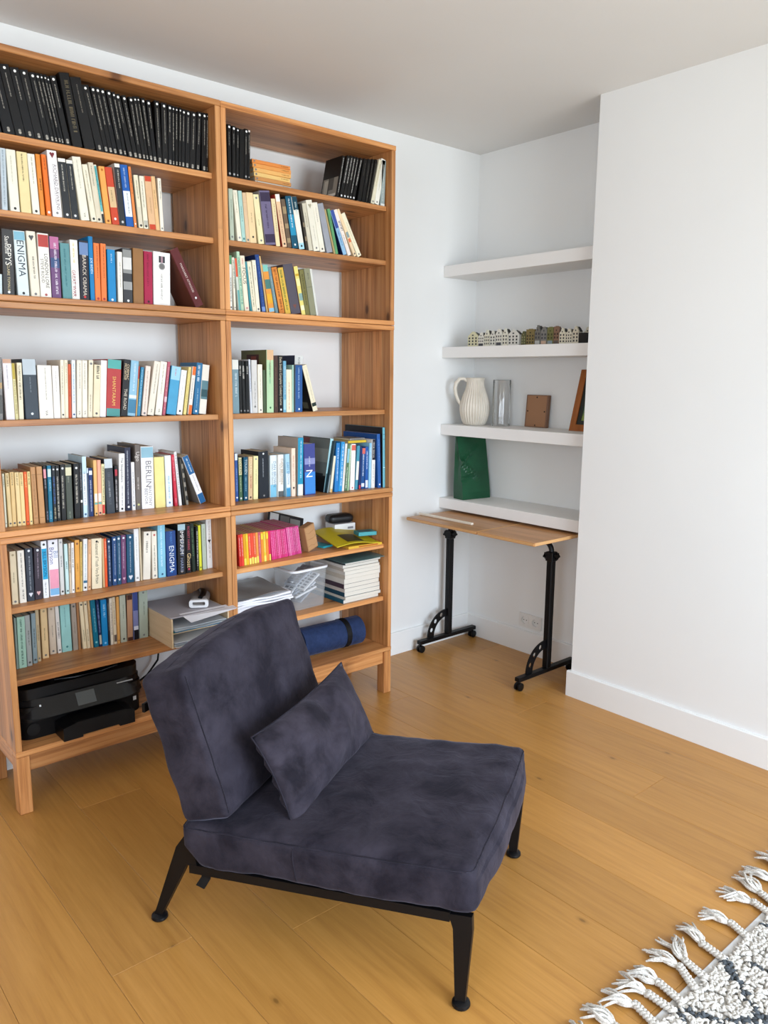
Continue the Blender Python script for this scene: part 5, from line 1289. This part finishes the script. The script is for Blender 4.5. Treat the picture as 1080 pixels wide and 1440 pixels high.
def tubwall(z0, z1, s0, s1, m, nm, W_=.20, D_=.16, th=.0012, bottom=True):
    b = MB(); n = None; V = []
    for (z, s, inn) in ((z0, s0, 0), (z1, s1, 0), (z1, s1, 1), (z0 + th, s0, 1)):
        p = rrect(W_ / 2 - W_ / 2 * s + inn * th, W_ / 2 + W_ / 2 * s - inn * th, D_ / 2 - D_ / 2 * s + inn * th, D_ / 2 + D_ / 2 * s - inn * th, .03); n = len(p); V += [(x, y, z) for x, y in p]
    F_ = []
    for r in range(3):
        for k in range(n): F_.append((r * n + k, r * n + (k + 1) % n, (r + 1) * n + (k + 1) % n, (r + 1) * n + k))
    F_ += [list(range(n))[::-1], list(range(3 * n, 4 * n))]
    b.add(V, F_); return b.build(nm, m, tub, None, None, 40)
tubwall(0, .168, .90, 1.0, CL, 'bowl')
b = MB(); b.plate(rrect(-.004, .204, -.004, .164, .032), [rrect(.008, .192, .008, .152, .024)], 2, .1685, .178); b.build('lid_rim', mat('white_gloss', 'e6e6e8', .3), tub, None, None, 40)
b = MB(); b.prism(rrect(.0085, .1915, .0085, .1515, .023), 2, .172, .1735); b.build('lid_window', CL, tub)
random.seed(8)
pk = [('c9cdd4', .05, .07), ('9aa2ae', .02, .05), ('e2e4e8', .03, .06), ('7a808c', .04, .04), ('d4d6da', .025, .05)]
for i in range(14):
    c, a_, b_ = pk[i % 5]; m = MB(); m.box(-.055, .055, -.034, .034, -.004, .004, .001)
    o = m.build('packet', mat('packet_' + c, c, .3), tub, (.10 + random.uniform(-.022, .022), .08 + random.uniform(-.03, .03), .030 + .0088 * i), (random.uniform(-.2, .2), -.45 + random.uniform(-.12, .12), random.uniform(-.2, .2)))
    m = MB()
    for k in range(6):
        for j in range(2): m.box(-.048 + k * .017, -.038 + k * .017, -.024 + j * .028, -.006 + j * .028, .0041, .0050)
    m.build('pill_row', mat('dark_blister', '5a5e68', .3), o)['kind'] = 'stuff'
zz = .4562; random.seed(14)
MG = [(.016, '1f5a72', 'petrol blue'), (.013, 'dcd6ca', 'cream'), (.020, '1d4a60', 'dark blue'), (.018, 'd6cfc8', 'pale'), (.020, '4a3a48', 'dark plum'), (.022, 'e2ded6', 'ivory'), (.018, 'cfc6b8', 'beige'), (.016, 'dfdcd6', 'white'), (.014, 'c9c0b4', 'buff'), (.013, 'e2dfda', 'off-white'), (.011, '3a4246', 'charcoal')]
for i, (th, c, nm) in enumerate(MG):
    x = .582 + random.uniform(-.004, .006); y = -.320 + random.uniform(-.004, .006); rz = random.uniform(-.015, .015)
    mg = thing('magazine', '%s magazine, %s up in the stack beside the plastic tub' % (nm, ordn(i + 1)), 'magazine', (x, y, zz + .0002), rz, 'magazines stacked beside the tub')
    b = MB(); b.box(0, .0012, 0, .262, 0, th); b.box(0.0012, .205, 0, .262, 0, .0007); b.box(.0012, .205, 0, .262, th - .0007, th); b.build('cover', cmat(c), mg)
    boxo('page_block', mat('magazine_pages', 'd9d2c6', .6), mg, .0013, .204, .001, .261, .0008, th - .0008, 0)
    zz += th + .0004
fd = thing('plastic_folder', 'teal-grey translucent folder topping the stack of magazines', 'folder', (.565, -.345, zz))
wavy('sheet', mat('folder_teal', '5f7f80', .2), 0, .23, 0, .30, .0045, .0060, .006, 2.2, fd)

# ------------------------------------------------------------------ second shelf over the mat: odds and ends
S6 = .7032
ab = thing('picture_book', 'dark picture book slanting behind the pink booklets', 'book', (.340, -.085, S6 + .064), 0, None, (R(-14), R(17), 0))
boxo('cover', cmat('1b1a1c'), ab, 0, .19, 0, .012, 0, .104, .0012); boxo('page_block', PAGE, ab, .002, .1885, .0015, .0105, .103, .1048, 0)
for x0, x1, z0, z1, c in ((.004, .05, .01, .098, 'b4b2ae'), (.06, .11, .05, .095, '55534f'), (.115, .17, .055, .09, '77746e'), (.06, .10, .01, .045, '6a6864'), (.11, .165, .012, .048, '45433f')): boxo('cover_photo', cmat(c), ab, x0, x1, -.0005, 0, z0, z1, 0)
kb = thing('cardboard_box', 'small brown cardboard box beside the pink booklets', 'box', (.430, -.268, S6 + .0005), 0, None, (0, R(-15), R(14)))
KC = mat('kraft_card', 'a57a52', .7)
boxo('carton', KC, kb, 0, .066, 0, .035, 0, .112, .0012)
boxo('label_panel', mat('kraft_card_light', 'b98d62', .6), kb, .003, .063, -.0006, .0, .005, .107, 0)
b = MB()
for k in range(3): b.tube([(.005 + .0185 * q, -.001, .022 + .03 * k + .004 * math.sin(q * 2.2 + k)) for q in range(4)], .0007, 5)
b.build('crease', KC, kb)
ob = thing('yellow_booklet', 'orange-yellow booklet lying at the shelf front beneath the yellow magazine', 'booklet', (.598, -.332, S6 + .0002), R(-3))
make_book_flat = MB(); 
boxo('cover', cmat('e2b23c'), ob, 0, .185, 0, .12, 0, .011, .0008); boxo('title_strip', cmat('b0562a'), ob, .055, .16, -.0006, 0, .003, .008, 0)
tl = thing('teal_booklet', 'thin bright teal booklet poking out beside the cardboard box', 'booklet', (.525, -.245, S6 + .0002), R(10))
boxo('cover', cmat('2f9fae'), tl, 0, .06, 0, .12, 0, .008, .0008); boxo('page_block', PAGE, tl, .001, .0605, .001, .119, .001, .007, 0)
ym = thing('yellow_magazine', 'large yellow magazine with dark photo lying curved over other papers', 'magazine', (.545, -.318, S6))
b = MB(); nx, ny = 18, 10; V = []
def ymz(x, y): return .0125 + .012 * math.sin(min(1, x / .19) * math.pi) * .4 + .030 * max(0, y / .2) + .006 * math.sin(x * 16)
for s in (0, .0035):
    for j in range(ny + 1):
        for k in range(nx + 1):
            x = .225 * k / nx + .02 * j / ny; y = .21 * j / ny - .03 * (k / nx) * (1 - j / ny) + .03 * (1 - k / nx) * 0; V.append((x, y, ymz(x, y) + s))
N = (nx + 1) * (ny + 1); F_ = []
for j in range(ny):
    for k in range(nx):
        q = j * (nx + 1) + k; F4 = (q, q + 1, q + nx + 2, q + nx + 1); F_ += [F4[::-1], tuple(v + N for v in F4)]
rim = [j * (nx + 1) for j in range(ny + 1)][::-1] + list(range(1, nx + 1)) + [j * (nx + 1) + nx for j in range(1, ny + 1)] + [ny * (nx + 1) + k for k in range(nx - 1, 0, -1)]
for a, c2 in zip(rim, rim[1:] + rim[:1]): F_.append((a, c2, c2 + N, a + N))
b.add(V, F_); b.build('sheets', cmat('c9b51f'), ym, None, None, 50)
b = MB(); V = []
for j in range(5):
    for k in range(7):
        u, v = .3 + .38 * k / 6, .10 + .42 * j / 4; x = .225 * u + .02 * v; y = .21 * v - .03 * u * (1 - v); V.append((x, y, ymz(x, y) + .0042))
b.add(V, [(j * 7 + k, j * 7 + k + 1, j * 7 + k + 8, j * 7 + k + 7) for j in range(4) for k in range(6)]); b.build('cover_photo', cmat('4a4426'), ym)
tc = thing('teal_box', 'small flat turquoise box lying on the yellow magazine', 'box', (.690, -.288, S6 + .040), R(-16))
b = MB(); b.box(0, .088, 0, .06, 0, .017, .001); b.build('carton', mat('turquoise_card', '3f9aa0', .4), tc)
boxo('picture', mat('turquoise_print', '2a6f7c', .4), tc, .01, .07, .008, .05, .0171, .0175, 0)
for i, (c, dz) in enumerate((('d4d4d2', 0), ('e8e8e6', .036))):
    wb = thing('small_carton', ['grey-white carton under the other one in the shelf corner', 'white carton carrying the black case in the shelf corner'][i], 'box', (.672, -.135, S6 + dz + .0002), R(-6), 'cartons in the shelf corner')
    b = MB(); b.box(0, .112, 0, .085, 0, .0355, .001); b.build('carton', mat('carton_' + c, c, .5), wb)
    boxo('print', mat('carton_print', '8a8a90', .5), wb, .07, .10, -.0005, 0, .01, .02, 0)
bc = thing('black_case', 'rounded black zip case lying on white cartons in the shelf corner', 'case', (.727, -.095, S6 + .0725), R(-10))
bmx = cushion((.062, .034, .019), .016, (.001, .001, .003), 10, .0006, 6); bmo('shell', bmx, mat('case_black', '161617', .45), bc, (0, 0, .0195))
b = MB(); b.tube([(x, y, .020) for x, y in rrect(-.0628, .0628, -.0348, .0348, .017)], .0012, 5, closed=True); b.build('zip', mat('zip_grey', '333336', .4), bc)

# ------------------------------------------------------------------ rug with braided tassels
rg = thing('rug', 'white shaggy wool rug with charcoal lines and braided tassels', 'rug', (0, -2.2, 0))
WOOL = NT('wool_white', .9, .1); _v = WOOL.coords((1, 1, 1)); _n = WOOL.n('ShaderNodeTexNoise', i_Scale=240., i_Detail=3.); WOOL.l(_v, _n.inputs['Vector'])
WOOL.l(WOOL.ramp(_n.outputs['Fac'], (.3, 'b9b2a8'), (.7, 'e8e3db')), WOOL.b.inputs['Base Color']); WOOL.bump(_n.outputs['Fac'], .3, .002); WOOL = WOOL.m
WOOLD = mat('wool_charcoal', '54585c', .9, spec=.1)
boxo('backing', mat('rug_backing', 'cfcac2', .9), rg, -1.0, 1.35, -1.6, -.006, 0, .007, .002)
boxo('hem', mat('rug_hem', 'd9d8d6', .8), rg, -1.0, 1.35, -.0055, .014, 0, .005, .0015)
SEG = [((.085, -.02), (.125, -.09)), ((.315, -.012), (.20, -.155)), ((.36, -.055), (.37, -.12)), ((.52, -.015), (.57, -.08)), ((.125, -.09), (.20, -.155)), ((.20, -.155), (.31, -.23)), ((.57, -.08), (.44, -.2)), ((.80, -.012), (.66, -.17)), ((-.12, -.02), (-.02, -.14)), ((-.02, -.14), (.085, -.02))]
def segd(x, y):
    d = 9
    for (ax, ay), (bx_, by) in SEG:
        t_ = max(0, min(1, ((x - ax) * (bx_ - ax) + (y - ay) * (by - ay)) / ((bx_ - ax) ** 2 + (by - ay) ** 2)))
        d = min(d, math.hypot(x - ax - t_ * (bx_ - ax), y - ay - t_ * (by - ay)))
    return d
random.seed(31); wv = [MB(), MB()]
def tuft(mb, x, y, ln, r, z):
    a = random.uniform(0, 6.283); dx, dy = math.cos(a), math.sin(a); px, py = -dy, dx
    prof_ = [(-.5, .35, 0), (-.2, 1., .5), (.2, 1., .5), (.5, .35, 0)]
    vs = []
    for t_, k, up in prof_:
        cx, cy, cz = x + dx * ln * t_, y + dy * ln * t_, z + up * r * .9
        for q in range(5):
            b_ = q * 2 * math.pi / 5; vs.append((cx + px * r * k * math.cos(b_), cy + py * r * k * math.cos(b_), cz + r * k * math.sin(b_)))
    fs = []
    for i in range(3):
        for q in range(5): fs.append((i * 5 + q, i * 5 + (q + 1) % 5, i * 5 + 5 + (q + 1) % 5, i * 5 + 5 + q))
    fs += [(4, 3, 2, 1, 0), (15, 16, 17, 18, 19)]
    mb.add(vs, fs)
for i in range(7600):
    x = random.uniform(-.2, .98); y = random.uniform(-.33, -.010)
    k = 1 if segd(x, y) + random.uniform(-.004, .004) < .0075 else 0
    tuft(wv[k], x, y, random.uniform(.013, .022), random.uniform(.0034, .005), .0085 + random.uniform(0, .006))
for i in range(5200):
    x = random.uniform(-1.0, 1.34); y = random.uniform(-1.59, -.33)
    fx = abs(((x + y) / .42) % 1 - .5); fy = abs(((x - y) / .42) % 1 - .5); k = 1 if min(fx, fy) < .035 else 0
    tuft(wv[k], x, y, random.uniform(.03, .045), random.uniform(.009, .013), .008)
for x0, x1 in ((-1.0, -.2), (.98, 1.34)):
    for i in range(int(2600 * (x1 - x0))): tuft(wv[0], random.uniform(x0, x1), random.uniform(-.33, -.01), random.uniform(.02, .03), random.uniform(.005, .007), .008)
for k, m in ((0, WOOL), (1, WOOLD)):
    o = wv[k].build('pile', m, rg, None, None, 80); o['kind'] = 'stuff'
o_l = ['white woolly pile', 'charcoal woolly pile lines']
# tassels: base x, knot (x, y), tip (x, y)
TS = [(.004, .026, .062, -.02, .132), (.072, .078, .060, .055, .14), (.112, .130, .062, .118, .140), (.172, .218, .056, .20, .146), (.226, .246, .056, .30, .13), (.322, .338, .060, .375, .132), (.446, .472, .048, .455, .125), (.585, .605, .048, .575, .135), (.63, .66, .05, .70, .14), (.72, .745, .052, .74, .14), (.80, .82, .05, .86, .15), (.89, .91, .05, .95, .14)]
x = 1.0
while x < 1.33: TS.append((x, x + .02, .05, x + .03, .14)); x += .09
x = -.075
while x > -.98: TS.append((x, x + .01, .055, x + .01, .14)); x -= .08
for i, (bx0, kx, ky, tx, ty) in enumerate(TS):
    b = MB(); A = Vector((bx0, -.012, .011)); B = Vector((kx, ky, .0085)); n = 22; dirv = (B - A); ln = dirv.length; dirv.normalize(); side = Vector((-dirv.y, dirv.x, 0))
    for s in range(3):
        pts = []
        for k in range(n + 1):
            t_ = k / n; ph = t_ * ln / .030 * 2 * math.pi + s * 2.094
            pts.append(A + dirv * ln * t_ + side * math.sin(ph) * .0062 + Vector((0, 0, .002 + math.sin(ph * 2) * .0026)))
        b.tube(pts, .0056, 6)
    ts = b.build('tassel', WOOL, rg, None, None, 70)
    kb_ = MB(); ring = [B + Vector((.008 * math.cos(q * math.pi / 5), .004 * math.sin(q * math.pi / 5), .0062 * math.sin(q * math.pi / 5 + 1) * .4)) for q in range(10)]
    kb_.tube(ring, .0040, 6, closed=True); kb_.build('knot', WOOL, ts, None, None, 70)
    f = MB()
    for s in range(11):
        sp = (s - 5) / 5 * .9 + random.uniform(-.15, .15); d2 = (Vector((tx, ty, 0)) - Vector((kx, ky, 0))); L_ = d2.length * random.uniform(.75, 1.08); d2.normalize(); sd = Vector((-d2.y, d2.x, 0)); pts = []
        cu = random.uniform(-.016, .016); lift = random.uniform(.003, .022)
        for k in range(8):
            t_ = k / 7
            pts.append(Vector((kx, ky, 0)) + d2 * L_ * t_ * (1 - .1 * abs(sp)) + sd * (sp * .030 * t_ ** 1.1 + cu * math.sin(t_ * 5)) + Vector((0, 0, .005 + lift * math.sin(t_ * math.pi) * .8 + .0012)))
        f.tube(pts, [.003, .0036, .0036, .0036, .0036, .0034, .003, .0018], 5)
    f.build('fringe', WOOL, ts, None, None, 70)
